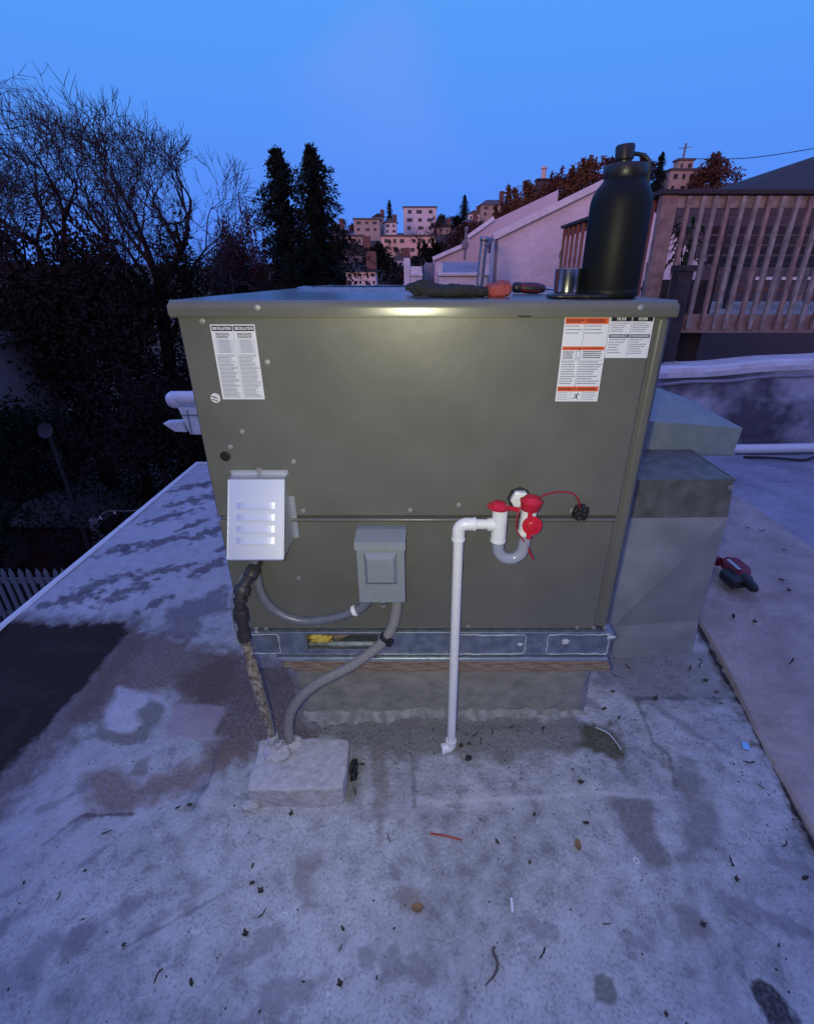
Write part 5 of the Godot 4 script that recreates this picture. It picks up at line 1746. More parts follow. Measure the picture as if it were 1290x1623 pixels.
func ground_y(x: float, z: float) -> float:
	var d := -z
	var steps := [[24.0, -3.2], [50.0, -.4], [66.0, 1.2], [92.0, 4.0], [114.0, 5.0], [124.0, 9.0], [140.0, 10.6], [170.0, 13.4], [230.0, 14.0], [500.0, 10.0]]
	var y := -3.2
	for k in steps.size() - 1:
		if d >= steps[k][0]:
			y = lerpf(steps[k][1], steps[k + 1][1], smoothstep(0.0, 1.0, clampf((d - steps[k][0]) / (steps[k + 1][0] - steps[k][0]), 0.0, 1.0)))
	return y + 10.0 * smoothstep(0.0, 42.0, x) * smoothstep(55.0, 100.0, d) + .5 * sin(x * .11) * smoothstep(40.0, 80.0, d) - 9.0 * smoothstep(-12.0, -45.0, x) * smoothstep(70.0, 130.0, d)

func trees() -> void:
	var b := MB.new()
	b.field(-300, 340, -420, -9, 100, 110, ground_y)
	struct("ground", b, M["hill_ground"])
	var near := MB.new()
	near.field(-60, 60, -9, 40, 30, 20, func(x: float, z: float) -> float: return -3.2)
	struct("garden_ground", near, M["soil"])
	bare_tree("big bare tree spreading its twigs at the upper left", Vector3(-7.6, -3.2, -11), 8.6, Vector3(.5, 0, 0), 5, 1.15, 6)
	bare_tree("tall bare tree with steep twigs right of the biggest one", Vector3(-5.6, -3.2, -11.0), 8.6, Vector3(.6, 0, 0), 8, .85, 6)
	bare_tree("bare tree cut by the left edge, its branches reaching in", Vector3(-9.6, -3.2, -11.5), 8.9, Vector3(-.3, 0, .5), 12, .95, 6)
	bare_tree("small thin bare tree behind, nearest the two conifers", Vector3(-4.9, -3.2, -12.5), 6.4, Vector3(.3, 0, 0), 21, .7, 4)
	var c0 := bush_mesh(31, 4.0, 4.6, 26000, .085, 30).mesh()
	var c1 := bush_mesh(32, 3.6, 5.0, 26000, .08, 28).mesh()
	var c2 := bush_mesh(33, 3.4, 3.2, 20000, .075, 22).mesh()
	var g := "dark trees and shrubs at the left"
	var spots := [
		[c0, "leaf_dark", -10.2, -9.4, 1.12, "dark leafy tree at the far left edge, below the bare branches", 4.6],
		[c1, "leaf_dusk", -7.9, -10.6, 1.12, "dusky purple brown shrub tree under the big bare tree", 5.0],
		[c0, "leaf_dusk", -6.2, -10.2, 1.10, "broad dusky tree left of the cabinet top", 4.6],
		[c1, "leaf_dark", -5.0, -11.2, 1.00, "rounded dark tree between the bare trees and the conifers", 5.0],
		[c2, "leaf_dark", -6.6, -7.2, .90, "low dark shrub mass in the garden under the trees", 3.2],
		[c2, "leaf_dusk", -4.3, -7.6, .95, "low dusky shrub just left of the cabinet", 3.2],
		[c0, "leaf_dark", -8.9, -7.4, .85, "dark green shrub tree in the garden at the left edge", 4.6],
		[c1, "leaf_dark", -3.5, -12.6, .90, "dark tree in front of the conifers", 5.0],
		[c0, "leaf_dark", -2.4, -11.0, .90, "dark bushy tree right of the conifers, above the back of the lid", 4.6],
		[c2, "leaf_dark", -3.1, -8.6, 1.0, "dark shrub behind the white eave", 3.2]]
	var k := 0
	for s in spots:
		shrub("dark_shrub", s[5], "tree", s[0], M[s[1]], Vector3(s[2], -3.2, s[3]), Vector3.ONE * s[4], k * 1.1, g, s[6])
		k += 1
	shrub("red_shrub", "reddish brown shrub showing beside the left conifer", "shrub", c2, M["leaf_red"], Vector3(-6.4, -3.2, -19.5), Vector3(.8, 1.95, .8), 1.0, "", 3.2)
	conifer("left of the two tall dark conifers", Vector3(-6.1, -3.3, -25), 9.6, 6.6, 41, "pair of tall conifers")
	conifer("right of the two tall dark conifers", Vector3(-4.65, -3.3, -25), 9.7, 6.6, 42, "pair of tall conifers")
	garden()

func garden() -> void:
	var f := thing("picket_fence", "white picket fence in the dark garden at the lower left", "fence", Vector3(-5.5, -3.2, -5.6))
	for k in 20:
		var b := MB.new()
		var x := -1.35 + k * .118
		b.prism(PackedVector2Array([Vector2(x - .03, .02), Vector2(x + .03, .02), Vector2(x + .03, 1.0), Vector2(x, 1.07), Vector2(x - .03, 1.0)]), .02, Transform3D(Basis(Vector3.BACK, .01 * sin(k * 3.1)), Vector3.ZERO))
		own(f, "picket", b, M["box_paint"])
	for y in [.30, .86]:
		var b := MB.new()
		b.span(Vector3(-1.45, y - .04, -.035), Vector3(1.0, y + .04, -.002), .003)
		own(f, "rail", b, M["box_paint"])
	var cat := thing("garden_statue", "small pale garden statue in the dark beside the roof edge", "statue", Vector3(-5.13, -3.2, -6.8))
	var c := MB.new()
	c.lathe([Vector2(0, 0), Vector2(.17, 0), Vector2(.17, .30), Vector2(.10, .36), Vector2(.13, .55), Vector2(.11, .72), Vector2(.055, .82), Vector2(.075, .92), Vector2(.055, 1.0), Vector2(0, 1.03)], Transform3D(Basis.IDENTITY.scaled(Vector3(.95, 1.2, .95)), Vector3.ZERO), 16)
	own(cat, "figure", c, M["house_grey"])
	var sl := thing("string_lights", "string of small unlit lights hung low over the dark garden", "string lights", Vector3(-4.72, -1.72, -6.5))
	var s := MB.new()
	var line := curve([Vector3(-.1, -.18, .1), Vector3(.05, .0, .0), Vector3(.45, -.02, -.1), Vector3(.95, .1, -.3)], 6)
	s.tube(line, .006, 5)
	own(sl, "cord", s, M["weathered_wood"])
	for k in [4, 8, 12, 16]:
		var lb := MB.new()
		lb.lump(Vector3(.03, .055, .03), line[k] - Vector3(0, .035, 0), 5, 2.0, noise(140, 3.0), 0.0)
		own(sl, "bulb", lb, M["house_white"])
	var d := thing("satellite_dish", "small grey satellite dish on a pole among the dark shrubs", "satellite dish", Vector3(-4.5, -3.0, -6.2))
	var m := MB.new()
	var dt := Transform3D(Basis(Vector3.RIGHT, 1.15), Vector3(0, 2.75, .5))
	m.lathe([Vector2(0, .0), Vector2(.06, .006), Vector2(.085, .016), Vector2(.095, .020), Vector2(.085, .012), Vector2(.06, -.004), Vector2(0, -.01)], dt, 24)
	own(d, "dish", m, M["shingle_dark"])
	var pp := MB.new()
	pp.tube([Vector3(0, 0, .45), Vector3(0, 2.75, .48)], .022, 8)
	own(d, "pole", pp, M["iron"])
	var l := thing("garden_trellis", "weathered lattice trellis leaning in the dark garden", "trellis", Vector3(-4.7, -3.2, -6.9))
	for k in 9:
		for sgn in [-1.0, 1.0]:
			var b := MB.new()
			var x := -.5 + k * .12
			b.bar(Vector3(x - sgn * .4, .5, .004 * sgn), Vector3(x + sgn * .4, 1.5, .004 * sgn), .02, .006, .001, Vector3.BACK)
			own(l, "lath", b, M["dark_wood"])
	var sh := thing("garden_shed", "low dark red garden shed under the trees", "shed", Vector3(-5.9, -3.2, -7.4))
	var w := MB.new()
	w.box(Vector3(1.2, 1.0, .8), Vector3(0, .5, 0), .01)
	own(sh, "wall", w, M["leaf_red"])
	var r := MB.new()
	r.prism(PackedVector2Array([Vector2(-.7, 1.0), Vector2(.7, 1.0), Vector2(.35, 1.4), Vector2(0, 1.5), Vector2(-.35, 1.4)]), .95, Transform3D(Basis.IDENTITY, Vector3(0, 0, -.47)))
	own(sh, "roof", r, M["roof_grey"])
	var h := thing("house", "pale blue clapboard house glimpsed through the shrubs at the left edge", "house", Vector3(-8.2, -3.2, -8.2))
	var hw := MB.new()
	hw.span(Vector3(-.9, 0, -1.6), Vector3(1.05, 3.6, 1.3), .01)
	own(h, "wall", hw, M["house_grey"])
	for k in 20:
		var b := MB.new()
		b.prism(PackedVector2Array([Vector2(1.301, 0), Vector2(1.322, 0), Vector2(1.306, .17), Vector2(1.301, .17)]), 1.95, Transform3D(Basis(Vector3(0, 0, 1), Vector3(0, 1, 0), Vector3(1, 0, 0)), Vector3(-.9, k * .175 + .05, 0)))
		own(h, "clapboard", b, M["house_grey"])
	var wi := MB.new()
	wi.span(Vector3(.35, 1.5, 1.3), Vector3(.8, 2.5, 1.34), .004)
	var wf := own(h, "window_frame", wi, M["white_paint"])
	for q in 2:
		var pn := MB.new()
		pn.span(Vector3(.39, 1.54 + q * .49, 1.31), Vector3(.76, 1.97 + q * .49, 1.345), .002)
		own(wf, "pane", pn, M["window_dark"])
	var hr := MB.new()
	hr.prism(PackedVector2Array([Vector2(-1.7, 3.55), Vector2(1.4, 3.55), Vector2(-.1, 4.6)]), .16, Transform3D(Basis(Vector3.UP, PI / 2).rotated(Vector3.UP, -PI / 2), Vector3(.1, 0, 1.3)))
	hr.span(Vector3(-1.1, 3.6, -1.7), Vector3(1.2, 3.7, 1.3), .01)
	own(h, "roof", hr, M["roof_grey"])
	var tb := thing("garden_table", "low wooden garden table with a red cushion, by the roof edge", "table", Vector3(-3.15, -3.2, -5.8))
	var t1 := MB.new()
	t1.box(Vector3(.55, .04, .4), Vector3(0, .95, 0), .004)
	own(tb, "tabletop", t1, M["cedar"])
	for q in [[-.24, -.16], [.24, -.16], [-.24, .16], [.24, .16]]:
		var lg := MB.new()
		lg.box(Vector3(.04, .93, .04), Vector3(q[0], .465, q[1]), .003)
		own(tb, "leg", lg, M["cedar"])
	var cu := MB.new()
	cu.lump(Vector3(.13, .16, .13), Vector3(0, .07, 0), 6, 2.6, noise(141, 6.0), .01)
	single("red_pot", cu, M["drill_red"], "small red pot on the garden table", "pot", Vector3(-3.15, -2.23, -5.8))

# ------------------------------------------------------------------ the hillside
func hill_house(label: String, rx: float, ry0: float, ry1: float, rw: float, dist: float, wall: String, roof: String, kind: String, rows: int, cols: int) -> void:
	var x := rx * dist
	var w := rw * dist
	var y0 := 1.42 + ry0 * dist
	var y1 := 1.42 + ry1 * dist
	var h := y1 - y0
	var o := thing("hillside_house", label, "house", Vector3(x, y0, -dist), "houses on the hillside")
	var b := MB.new()
	b.span(Vector3(-w / 2, -8, -w * .7), Vector3(w / 2, h, 0), .02)
	own(o, "wall", b, M[wall])
	var r := MB.new()
	if kind == "flat":
		r.span(Vector3(-w / 2 - .2, h, -w * .7 - .2), Vector3(w / 2 + .2, h + .3, .25), .03)
	elif kind == "gable":
		r.prism(PackedVector2Array([Vector2(-w / 2 - .4, h), Vector2(w / 2 + .4, h), Vector2(0, h + w * .34)]), -w * .76, Transform3D(Basis.IDENTITY, Vector3(0, 0, w * .04)))
	else:
		var e := [Vector3(-w / 2 - .4, h, .4), Vector3(w / 2 + .4, h, .4), Vector3(w / 2 + .4, h, -w * .75), Vector3(-w / 2 - .4, h, -w * .75), Vector3(-w * .28, h + w * .2, -w * .3), Vector3(w * .28, h + w * .2, -w * .3)]
		r.quad(e[0], e[1], e[5], e[4], Vector3(0, 1, 1))
		r.quad(e[2], e[3], e[4], e[5], Vector3(0, 1, -1))
		r.tri(e[0], e[4], e[3], Vector3(-1, 1, 0).normalized(), Vector3(-1, 1, 0).normalized(), Vector3(-1, 1, 0).normalized())
		r.tri(e[1], e[5], e[2], Vector3(1, 1, 0).normalized(), Vector3(1, 1, 0).normalized(), Vector3(1, 1, 0).normalized())
		r.quad(e[0], e[1], e[2], e[3], Vector3.DOWN)
	var roof_part := own(o, "roof", r, M[roof])
	if kind != "flat":
		var c := MB.new()
		c.span(Vector3(w * .2, h + .2, -w * .3), Vector3(w * .2 + .9, h + w * .34 + .7, -w * .3 + .8), .02)
		own(roof_part, "chimney", c, M["brick_red"])
	for j in rows:
		for i in cols:
			var cx := -w / 2 + w * (i + .5) / cols + w * .03 * sin(i * 2.0 + j)
			var cy := h * (j + .5) / rows
			var ww := w / cols * .17 * (1.0 + .5 * ((i + j) % 2))
			var wh := h / rows * .22
			var f := MB.new()
			f.span(Vector3(cx - ww, cy - wh, .0), Vector3(cx + ww, cy + wh, .08), .01)
			var fr := own(o, "window", f, M["house_grey"])
			var p := MB.new()
			p.span(Vector3(cx - ww * .84, cy - wh * .86, .02), Vector3(cx + ww * .84, cy + wh * .86, .10), .005)
			own(fr, "pane", p, M["window_dark"])

func hillside() -> void:
	hill_house("white cube shaped apartment house highest on the hill", -.003, .071, .108, .058, 140, "house_white", "roof_grey", "flat", 3, 3)
	hill_house("long building with dusk glow put into its peach colour, below the white cube", -.024, .036, .064, .098, 112, "house_glow_pink", "roof_grey", "flat", 2, 6)
	hill_house("tan house with stepped roof left of the white cube", -.097, .070, .090, .046, 125, "house_tan", "roof_grey", "flat", 2, 3)
	hill_house("small white house beside the thin hill conifer", -.055, .068, .085, .022, 128, "house_white", "roof_grey", "gable", 2, 2)
	hill_house("pale house low on the hill by the tall conifers", -.131, .040, .064, .050, 92, "house_tan", "roof_grey", "flat", 2, 4)
	hill_house("grey gabled house low down between dark trees", -.118, .008, .034, .060, 66, "house_grey", "shingle_dark", "gable", 2, 3)
	hill_house("pale low house with many small panes above the back of the lid", -.112, -.016, .008, .055, 50, "house_white", "shingle_dark", "hip", 2, 5)
	hill_house("tan house with a wide hipped roof, right part of the hill", .127, .094, .112, .046, 118, "house_tan", "roof_grey", "hip", 2, 3)
	hill_house("small pale house in shade right of the dark hill conifer", .092, .088, .098, .02, 120, "house_white", "roof_grey", "gable", 1, 2)
	hill_house("dark tower like house with a pale turret on the ridge", .214, .112, .148, .030, 110, "house_dark", "shingle_dark", "flat", 2, 2)
	hill_house("small white gabled house among the orange trees", .168, .088, .103, .018, 105, "house_white", "roof_grey", "gable", 1, 2)
	hill_house("tan stepped house on the ridge above the railing corner", .455, .128, .162, .062, 96, "house_tan", "roof_grey", "flat", 2, 4)
	hill_house("small tan upper storey standing on the stepped ridge house", .447, .162, .176, .026, 97, "house_tan", "roof_grey", "flat", 1, 2)
	hill_house("narrow grey house on the skyline between the tan house and the white gabled one", -.076, .074, .094, .018, 134, "house_grey", "shingle_dark", "gable", 2, 1)
	hill_house("small tan gabled house under the right end of the white cube", .040, .060, .078, .024, 126, "house_tan", "shingle_dark", "gable", 2, 2)
	hill_house("dark gabled house in shade right of the peach building", .062, .050, .068, .026, 116, "house_dark", "roof_grey", "gable", 1, 2)
	hill_house("brick house half hidden by trees below the spreading conifer", .086, .070, .086, .024, 114, "brick_red", "roof_grey", "hip", 2, 2)
	hill_house("small white house low between the peach building and the stepped wall", -.040, .010, .026, .034, 78, "house_white", "roof_grey", "gable", 1, 3)
	hill_house("grey flat roofed house low under the peach building", .004, .012, .030, .036, 82, "house_grey", "roof_grey", "flat", 2, 3)
	hill_house("little tan house at the far left of the hill, touching the conifers", -.150, .062, .078, .022, 110, "house_tan", "roof_grey", "gable", 1, 2)
	var tw := MB.new()
	tw.tube([Vector3(0, 0, 0), Vector3(0, 2.4, 0)], [.55, .35], 8)
	tw.lump(Vector3(1.2, .5, 1.2), Vector3(0, 2.2, 0), 6, 2.4, noise(150, 2.0), .1)
	single("roof_turret", tw, M["house_glow_pink"], "pale turret on the dark tower like house", "turret", Vector3(.214 * 110, 17.9, -113))
	var an := MB.new()
	an.tube([Vector3(0, 0, 0), Vector3(0, 2.6, 0)], .16, 6)
	an.bar(Vector3(-1.1, 1.9, 0), Vector3(1.1, 2.1, 0), .10, .10, .01)
	single("roof_aerial", an, M["house_grey"], "roof aerial with a cross arm on the ridge above the railing", "aerial", Vector3(.450 * 96, 18.4, -98))
	conifer("thin dark conifer on the hill left of the white cube", Vector3(-.056 * 130, 11.4, -130), 5.6, 3.2, 51, "conifers on the hill")
	conifer("dark spreading conifer on the hill right of the white cube", Vector3(.075 * 122, 11.6, -122), 5.4, 4.2, 52, "conifers on the hill")
	conifer("dark pointed conifer on the ridge right of the bottle", Vector3(.405 * 80, 10.5, -80), 6.0, 3.6, 53, "conifers on the hill")
	var c := [bush_mesh(61, 7.0, 6.0, 3400, .42, 20).mesh(), bush_mesh(62, 8.0, 5.0, 3400, .42, 20).mesh(), bush_mesh(63, 6.0, 6.6, 3000, .40, 18).mesh()]
	rng.seed = 77
	var spots := [
		[-.165, 100, "leaf_orange", 1.0, "orange brown tree next to the right hand tall conifer"], [-.148, 112, "leaf_brown", 1.2, "brown tree behind the pale low house on the hill"],
		[-.112, 104, "leaf_orange", .8, "orange tree under the stepped tan house"], [-.088, 104, "leaf_brown", .7, "brown tree left of the peach building"],
		[-.20, 96, "leaf_brown", 1.3, "brown tree hidden partly by the tall conifers"], [-.07, 80, "hill_dusk", .55, "dusky tree below the peach building, left end"],
		[-.03, 84, "hill_dusk", .45, "dusky tree below the peach building, middle"], [.018, 90, "leaf_red", .5, "dark red tree in front of the peach building, right end"],
		[.06, 104, "leaf_brown", .9, "brown tree right of the peach building"], [.075, 98, "hill_dusk", 1.1, "dusky tree below the spreading hill conifer"],
		[.105, 108, "leaf_brown", 1.2, "brown tree below the hipped tan house"], [.155, 112, "leaf_orange", 1.5, "bright orange tree right of the hipped tan house"],
		[.182, 108, "leaf_orange", 1.8, "largest orange tree on the ridge before the dark tower"], [.20, 100, "leaf_brown", 1.3, "brown tree under the dark tower like house"],
		[.245, 108, "leaf_brown", 1.7, "brown ridge tree right of the dark tower"], [.285, 104, "leaf_orange", 1.9, "orange ridge tree above the sloping white parapet"],
		[.34, 100, "leaf_brown", 2.0, "brown ridge tree left of the bottle"], [.385, 92, "hill_dusk", 1.6, "dusky ridge tree right of the bottle"],
		[.50, 92, "leaf_brown", 1.5, "brown tree right of the stepped ridge house"], [.53, 84, "leaf_orange", 1.2, "orange tree above the hand rail, right of the ridge house"],
		[-.05, 112.6, "hill_dusk", .9, "dusky tree between the white house and the peach building"], [.035, 128, "hill_dusk", 1.1, "dusky tree at the right foot of the white cube"],
		[.06, 132, "leaf_dark", 1.1, "dark tree on the ridge right of the white cube"], [-.125, 128, "leaf_brown", 1.0, "brown ridge tree above the pale low house"],
		[-.08, 62, "leaf_dark", 1.0, "dark tree low down in the middle distance"], [-.03, 56, "hill_dusk", .9, "dusky tree behind the stepped white wall"],
		[.01, 64, "leaf_dark", 1.0, "dark tree behind the low white parapet"], [.06, 70, "hill_dusk", 1.1, "dusky tree behind the pink gable"],
		[.10, 82, "hill_dusk", 1.2, "dusky tree above the pink gable"], [.15, 86, "leaf_brown", 1.2, "brown tree above the sloping coping"],
		[-.14, 76, "leaf_dark", 1.1, "dark tree below the pale low house, beside the conifers"], [-.17, 60, "leaf_dark", 1.1, "dark tree at the foot of the right conifer"]]
	var k := 0
	for s in spots:
		var x: float = s[0] * s[1]
		shrub("hillside_tree", s[4], "tree", c[k % 3], M[s[2]], Vector3(x, ground_y(x, -s[1]) - .4, -s[1]), Vector3(1, .85, 1) * s[3] * .70 * rng.randf_range(.85, 1.1), k * 1.7, "trees on the hillside", 6.0)
		k += 1
	for q in [[-.005, 94], [.02, 96], [.044, 100]]:
		bare_tree(["bare pale tree before the middle of the peach building", "bare tree before the right end of the peach building", "bare tree right of the peach building"][k % 3], Vector3(q[0] * q[1], ground_y(q[0] * q[1], -q[1]) - .5, -q[1]), 6.5, Vector3(.2, 0, 0), 200 + k, .9, 3)
		k += 1

# ------------------------------------------------------------------ the curb under the cabinet, and litter on the roof
# unseen house added behind the camera to block the low sun from this roof
func added_house_behind() -> void:
	var o := thing("house", "added brown house out of view behind the camera, blocking the low sun from the roof", "house", Vector3(-1, -3.2, 7))
	var b := MB.new()
	b.span(Vector3(-18, -3.2, 6.0), Vector3(7, 3.2, 14), .02)
	part(o, "wall", b, M["brick_red"])
	var r := MB.new()
	r.span(Vector3(-18.3, 3.2, 5.7), Vector3(7.3, 3.4, 14.3), .02)
	part(o, "roof", r, M["roof_grey"])
	for k in 5:
		var f := MB.new()
		f.span(Vector3(-7.4 + k * 3.0, .9, 5.94), Vector3(-6.3 + k * 3.0, 2.7, 6.01), .01)
		var w := part(o, "window_frame", f, M["white_paint"])
		for q in 2:
			var p := MB.new()
			p.span(Vector3(-7.32 + k * 3.0, .98 + q * .86, 5.92), Vector3(-6.38 + k * 3.0, 1.76 + q * .86, 5.95), .004)
			part(w, "pane", p, M["window_dark"])

func curb() -> void:
	var o := thing("roof_curb", "low coated roof curb with wooden nailers that carries the cabinet", "curb", Vector3(.08, 0, -1.85))
	var b := MB.new()
	var nz := noise(160, 5.0, 3)
	b.lump(Vector3(1.05, .34, 1.16), Vector3(.075, .125, -1.84), 30, 22.0, nz, .012)
	part(o, "curb_wall", b, M["curb_coat"])
	for s in [[-.435, .09, .3195, -1.170, -1.30, 0], [.092, .585, .318, -1.168, -1.30, 0], [-.41, .60, .297, -1.176, -1.30, 0]]:
		var w := MB.new()
		w.span(Vector3(s[0], s[2] - .0105 + (0.0 if s[2] > .3 else .0), s[4]), Vector3(s[1], minf(s[2] + .024, .3445) if s[2] > .3 else s[2] + .0105, s[3]), .003)
		part(o, "wood_nailer", w, M["raw_wood"])
	var cant := MB.new()
	var prev: Array = []
	for k in 61:
		var x := lerpf(-.42, .60, k / 60.0)
		var q := nz.get_noise_2d(x * 3.0, 4.0)
		var wdt := .042 + .050 * nz.get_noise_2d(x * 2.2, 9.0)
		var row: Array = []
		for i in 6:
			var t := i / 5.0
			row.append(Vector3(x, (.026 + .022 * nz.get_noise_2d(x * 3.0, 2.0)) * pow(1.0 - t, 1.6) + .007 * q * (1.0 - t) - .006 * t, -1.262 + t * wdt + .003 * nz.get_noise_2d(x * 14.0, t * 3.0)))
		if k > 0:
			for i in 5:
				cant.quad(prev[i], prev[i + 1], row[i + 1], row[i], Vector3(0, 1, 1))
		prev = row
	part(o, "mortar_fillet", cant, M["fillet"])

var bit_meshes: Array = []
func bit(at: Vector2, kind: int, label: String, y := 0.0, size := 1.0) -> void:
	var h := roof_y(at.x, at.y) if y == 0.0 else y
	var i := MeshInstance3D.new()
	i.name = numbered(["dry_leaf", "leaf_scrap", "seed_pod", "twig_bit", "dry_leaf", "leaf_scrap"][kind])
	i.mesh = bit_meshes[kind]
	i.material_override = M["dry_leaf"]
	add_child(i)
	i.position = Vector3(at.x, h + .0015, at.y)
	i.rotation = Vector3(rng.randf_range(-.2, .2), rng.randf() * TAU, rng.randf_range(-.2, .2))
	i.scale = Vector3.ONE * size
	tag(i, label, ["leaf", "leaf", "seed pod", "twig", "leaf", "leaf"][kind], "dark scraps of leaf and twig strewn on the roof")

func leaf_shape(l: float, w: float, curl: float, ragged := 0.0) -> MB:
	var b := MB.new()
	var cut: Array = []
	for k in 14:
		cut.append(1.0 - ragged * rng.randf())
	for s in [-1.0, 1.0]:
		for k in 6:
			var a := k / 6.0
			var c := (k + 1) / 6.0
			var side := 0 if s < 0.0 else 7
			var wa: float = w * pow(sin(PI * minf(a * .92 + .04, 1.0)), .8) * cut[side + k]
			var wc: float = w * pow(sin(PI * minf(c * .92 + .04, 1.0)), .8) * cut[side + k + 1] if k < 5 else .0005
			var p := Vector3(l * (a - .5), .003 + curl * pow(a - .5, 2) * 4.0, 0)
			var q := Vector3(l * (c - .5), .003 + curl * pow(c - .5, 2) * 4.0, 0)
			b.quad(p, q, q + Vector3(0, curl * .8 * wc / w, s * wc), p + Vector3(0, curl * .8 * wa / w, s * wa), Vector3.UP)
			b.quad(p - Vector3(0, .0012, 0), q - Vector3(0, .0012, 0), q + Vector3(0, curl * .8 * wc / w - .0012, s * wc), p + Vector3(0, curl * .8 * wa / w - .0012, s * wa), Vector3.DOWN)
	return b

func litter() -> void:
	rng.seed = 404
	var pod := MB.new()
	pod.lump(Vector3(.020, .009, .012), Vector3(0, .003, 0), 6, 2.2, noise(170, 80.0), .004)
	var tw := MB.new()
	tw.tube(curve([Vector3(-.016, .003, 0), Vector3(-.004, .005, .003), Vector3(.014, .003, -.003)], 4), [.0012, .0016, .002, .0022, .002, .0022, .002, .0016, .001], 5)
	bit_meshes = [leaf_shape(.028, .007, .006, .8).mesh(), leaf_shape(.019, .006, .003, .9).mesh(), pod.mesh(), tw.mesh(), leaf_shape(.034, .005, .009, .9).mesh(), leaf_shape(.022, .010, .007, .95).mesh()]
	var low := [V(-1.03, -.72), V(-.92, -.69), V(-.70, -.59), V(-.59, -.53), V(-.51, -.52), V(-.44, -.72), V(-.41, -.70), V(-.45, -.76), V(-.39, -.65), V(-.42, -.61), V(-.89, -.85), V(-.72, -.92), V(-.69, -.93), V(-.89, -.75), V(-.19, -.62), V(-.19, -.58), V(-.18, -.52), V(-.09, -.83), V(.21, -.82), V(.29, -.77), V(-.38, -.90), V(-.10, -.53), V(.83, -.77), V(.82, -.73), V(.45, -.63), V(.47, -.87), V(.33, -.90), V(.68, -.63), V(.84, -.59), V(.28, -.57), V(.52, -.47), V(1.01, -.82), V(1.0, -.73)]
	var mid := [V(.49, -.99), V(.83, -1.50), V(.20, -1.14), V(.16, -1.13), V(1.10, -1.42), V(1.07, -1.48), V(1.14, -1.53), V(.70, -1.24), V(.87, -1.33), V(.18, -1.16), V(-.205, -.97), V(-.19, -1.06), V(.13, -1.12), V(.24, -1.17), V(.31, -1.20), V(1.09, -1.30), V(1.11, -1.36), V(1.05, -1.06), V(1.04, -.98), V(.66, -1.28), V(.72, -1.36), V(.76, -1.45), V(1.12, -1.50), V(.42, -1.19)]
	var k := 0
	for p in low:
		bit(p, [1, 4, 5, 3, 0, 2, 5][k % 7], "small dark leaf scrap on the open pale roof in the foreground", 0.0, .5 + .5 * rng.randf())
		k += 1
	for p in mid:
		bit(p, [1, 5, 4, 3][k % 4], "small dark leaf scrap on the roof close to the curb and duct", 0.0, .7 + .5 * rng.randf())
		k += 1
	for p in [V(1.99, -2.32), V(1.79, -2.04), V(1.77, -1.95), V(2.0, -2.54), V(1.95, -2.59), V(1.40, -1.77), V(1.47, -1.73), V(1.46, -1.48)]:
		bit(p, [4, 1, 0, 5][k % 4], "dark dead leaf lying on the raised walkway right of the duct", .018 + (p.x - 1.15) * .045 + .005, 1.3)
		k += 1
	single("seed_ball", pod, M["black_rubber"], "round black lump on the roof just right of the drain foot", "seed ball", Vector3(.15, roof_y(.15, -1.07) + .004, -1.07)).scale = Vector3(1.1, 1.6, 1.5)
	single("dry_leaf", leaf_shape(.03, .011, .008), M["tan_leaf"], "tan curled leaf on the roof in the middle foreground", "leaf", Vector3(-.01, roof_y(-.01, -.66) + .002, -.66))
	single("dry_leaf", leaf_shape(.032, .009, .006), M["tan_leaf"], "orange brown pointed leaf on the roof below the moss stain", "leaf", Vector3(.43, roof_y(.43, -.81) + .002, -.81)).rotation.y = 1.5
	var t := MB.new()
	t.tube(curve([Vector3(.172, .006, -.585), Vector3(.166, .006, -.578), Vector3(.173, .007, -.555), Vector3(.165, .007, -.535), Vector3(.140, .006, -.515)], 5), [.001, .003, .0035, .003, .0025, .0026, .0028, .003, .003, .003, .003, .003, .003, .003, .0028, .0026, .0024, .002, .0018, .0015, .001], 6)
	single("curved_twig", t, M["twig_bark"], "long curved twig on the roof at the bottom, right of the middle", "twig", Vector3(0, roof_y(.16, -.55), 0))
	var rw := MB.new()
	rw.tube(curve([Vector3(.025, .005, -.842), Vector3(.055, .008, -.836), Vector3(.085, .006, -.831), Vector3(.112, .005, -.824)], 5), .0026, 6)
	single("red_wire_scrap", rw, M["red_wire"], "short piece of red wire lying on the roof below the drain foot", "wire", Vector3(0, roof_y(.07, -.83), 0))
	var tube := MB.new()
	tube.tube([Vector3(.226, .006, -.682), Vector3(.224, .006, -.652)], .0038, 10)
	single("white_tube", tube, M["white_plastic"], "tiny white plastic tube with a wire tail on the roof", "tube", Vector3(0, roof_y(.22, -.66), 0))
	var tail := MB.new()
	tail.tube(curve([Vector3(.226, .006, -.684), Vector3(.224, .008, -.70), Vector3(.214, .010, -.715), Vector3(.20, .006, -.712)], 5), .0011, 5)
	single("wire_tail", tail, M["dusty_conduit"], "thin curled wire at the end of the tiny white tube", "wire", Vector3(0, roof_y(.22, -.70), 0))
	var oring := MB.new()
	var pts: Array = []
	for q in 17:
		pts.append(Vector3(cos(TAU * q / 16) * .006, .002, sin(TAU * q / 16) * .0075))
	oring.tube(pts, .0018, 6, false)
	single("white_washer", oring, M["white_plastic"], "small white ring lying on the brown stain", "washer", Vector3(.576, roof_y(.576, -.772) + .001, -.772))
	var blue := MB.new()
	blue.box(Vector3(.020, .003, .028), Vector3.ZERO, .0008, Basis(Vector3.UP, -.35) * Basis(Vector3.BACK, .1))
	single("blue_scrap", blue, M["blue_chip"], "small light blue square scrap near the walkway edge", "scrap", Vector3(1.075, roof_y(1.075, -1.119) + .004, -1.119))
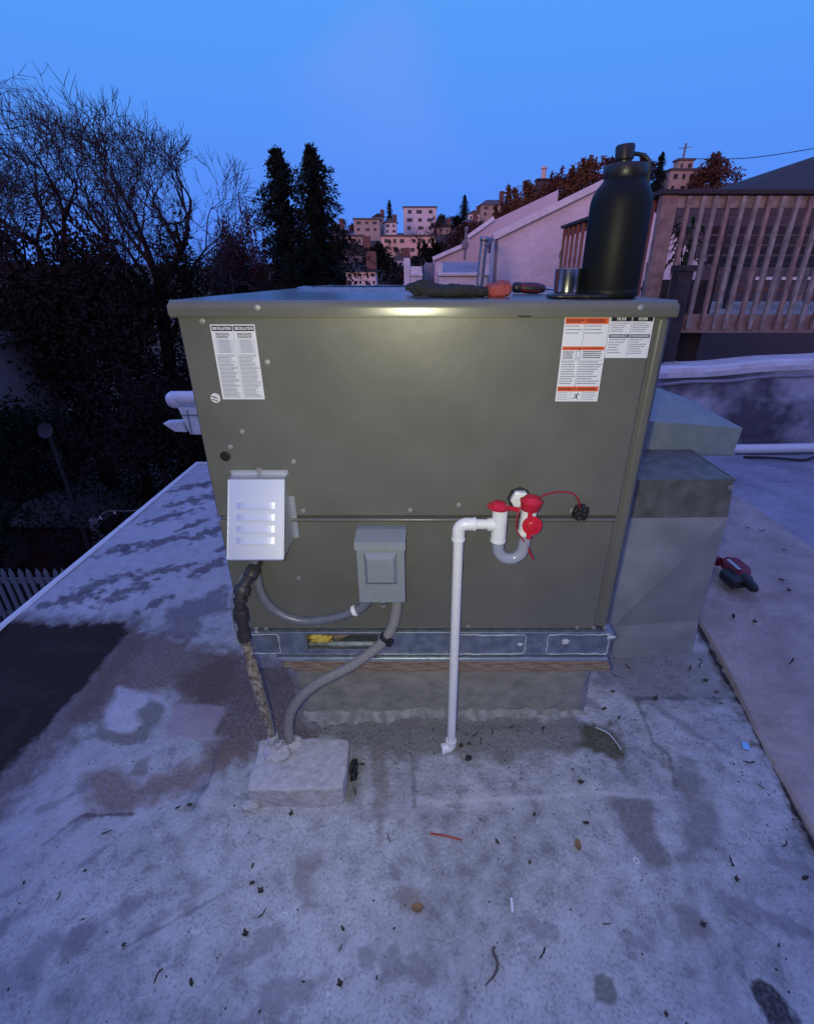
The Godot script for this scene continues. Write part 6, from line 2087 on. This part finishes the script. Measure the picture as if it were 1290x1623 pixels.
	var rag := MB.new()
	rag.lump(Vector3(.024, .016, .075), Vector3.ZERO, 10, 2.3, noise(171, 45.0), .012, Basis(Vector3.UP, .1))
	single("black_rag", rag, M["black_rubber"], "crumpled black rag against the right side of the mortar block", "rag", Vector3(-.212, .022, -1.03))
	var strip := MB.new()
	strip.tube(curve([Vector3(.60, .006, -1.20), Vector3(.635, .012, -1.17), Vector3(.655, .006, -1.13), Vector3(.66, .005, -1.11)], 4), [.001, .002, .003, .003, .0028, .0025, .0022, .002, .002, .0022, .003, .003, .0015], 5)
	single("pale_strip", strip, M["sealant"], "thin pale curled strip of sealant on the moss stain", "strip", Vector3(0, roof_y(.64, -1.15), 0))
	# grit that nobody would count
	var grit := MB.new()
	for q in 420:
		var p := Vector2(rng.randf_range(-1.25, 1.05), rng.randf_range(-1.3, -.4)) if q < 200 else Vector2(rng.randf_range(-.35, .75), rng.randf_range(-1.24, -1.0))
		if q >= 370: p = Vector2(rng.randf_range(1.0, 1.12) - (q % 5) * .01, rng.randf_range(-1.6, -.8))
		var y := roof_y(p.x, p.y)
		var s := rng.randf_range(.0012, .0036)
		var a := rng.randf() * TAU
		var d := Vector3(cos(a), 0, sin(a)) * s * rng.randf_range(1.0, 2.2)
		var e := Vector3(-sin(a), 0, cos(a)) * s
		var c := Vector3(p.x, y - .0004, p.y)
		var top := c + Vector3(0, s * .9, 0)
		for w in [[d, e], [e, -d], [-d, -e], [-e, d]]:
			var m: Vector3 = ((w[0] + w[1]).normalized() + Vector3.UP * .8).normalized()
			grit.tri(c + w[0], c + w[1], top, m, m, m)
	var gi := single("roof_grit", grit, M["dry_leaf"], "fine dark grit and seed crumbs scattered over the roof", "grit")
	gi.set_meta("kind", "stuff")

func _ready() -> void:
	rng.seed = 1
	make_materials()
	camera_and_light()
	roof()
	added_house_behind()
	curb()
	cabinet()
	disconnect_box()
	pipes()
	drain()
	duct()
	parapet()
	deck()
	neighbours()
	trees()
	hillside()
	on_the_lid()
	litter()
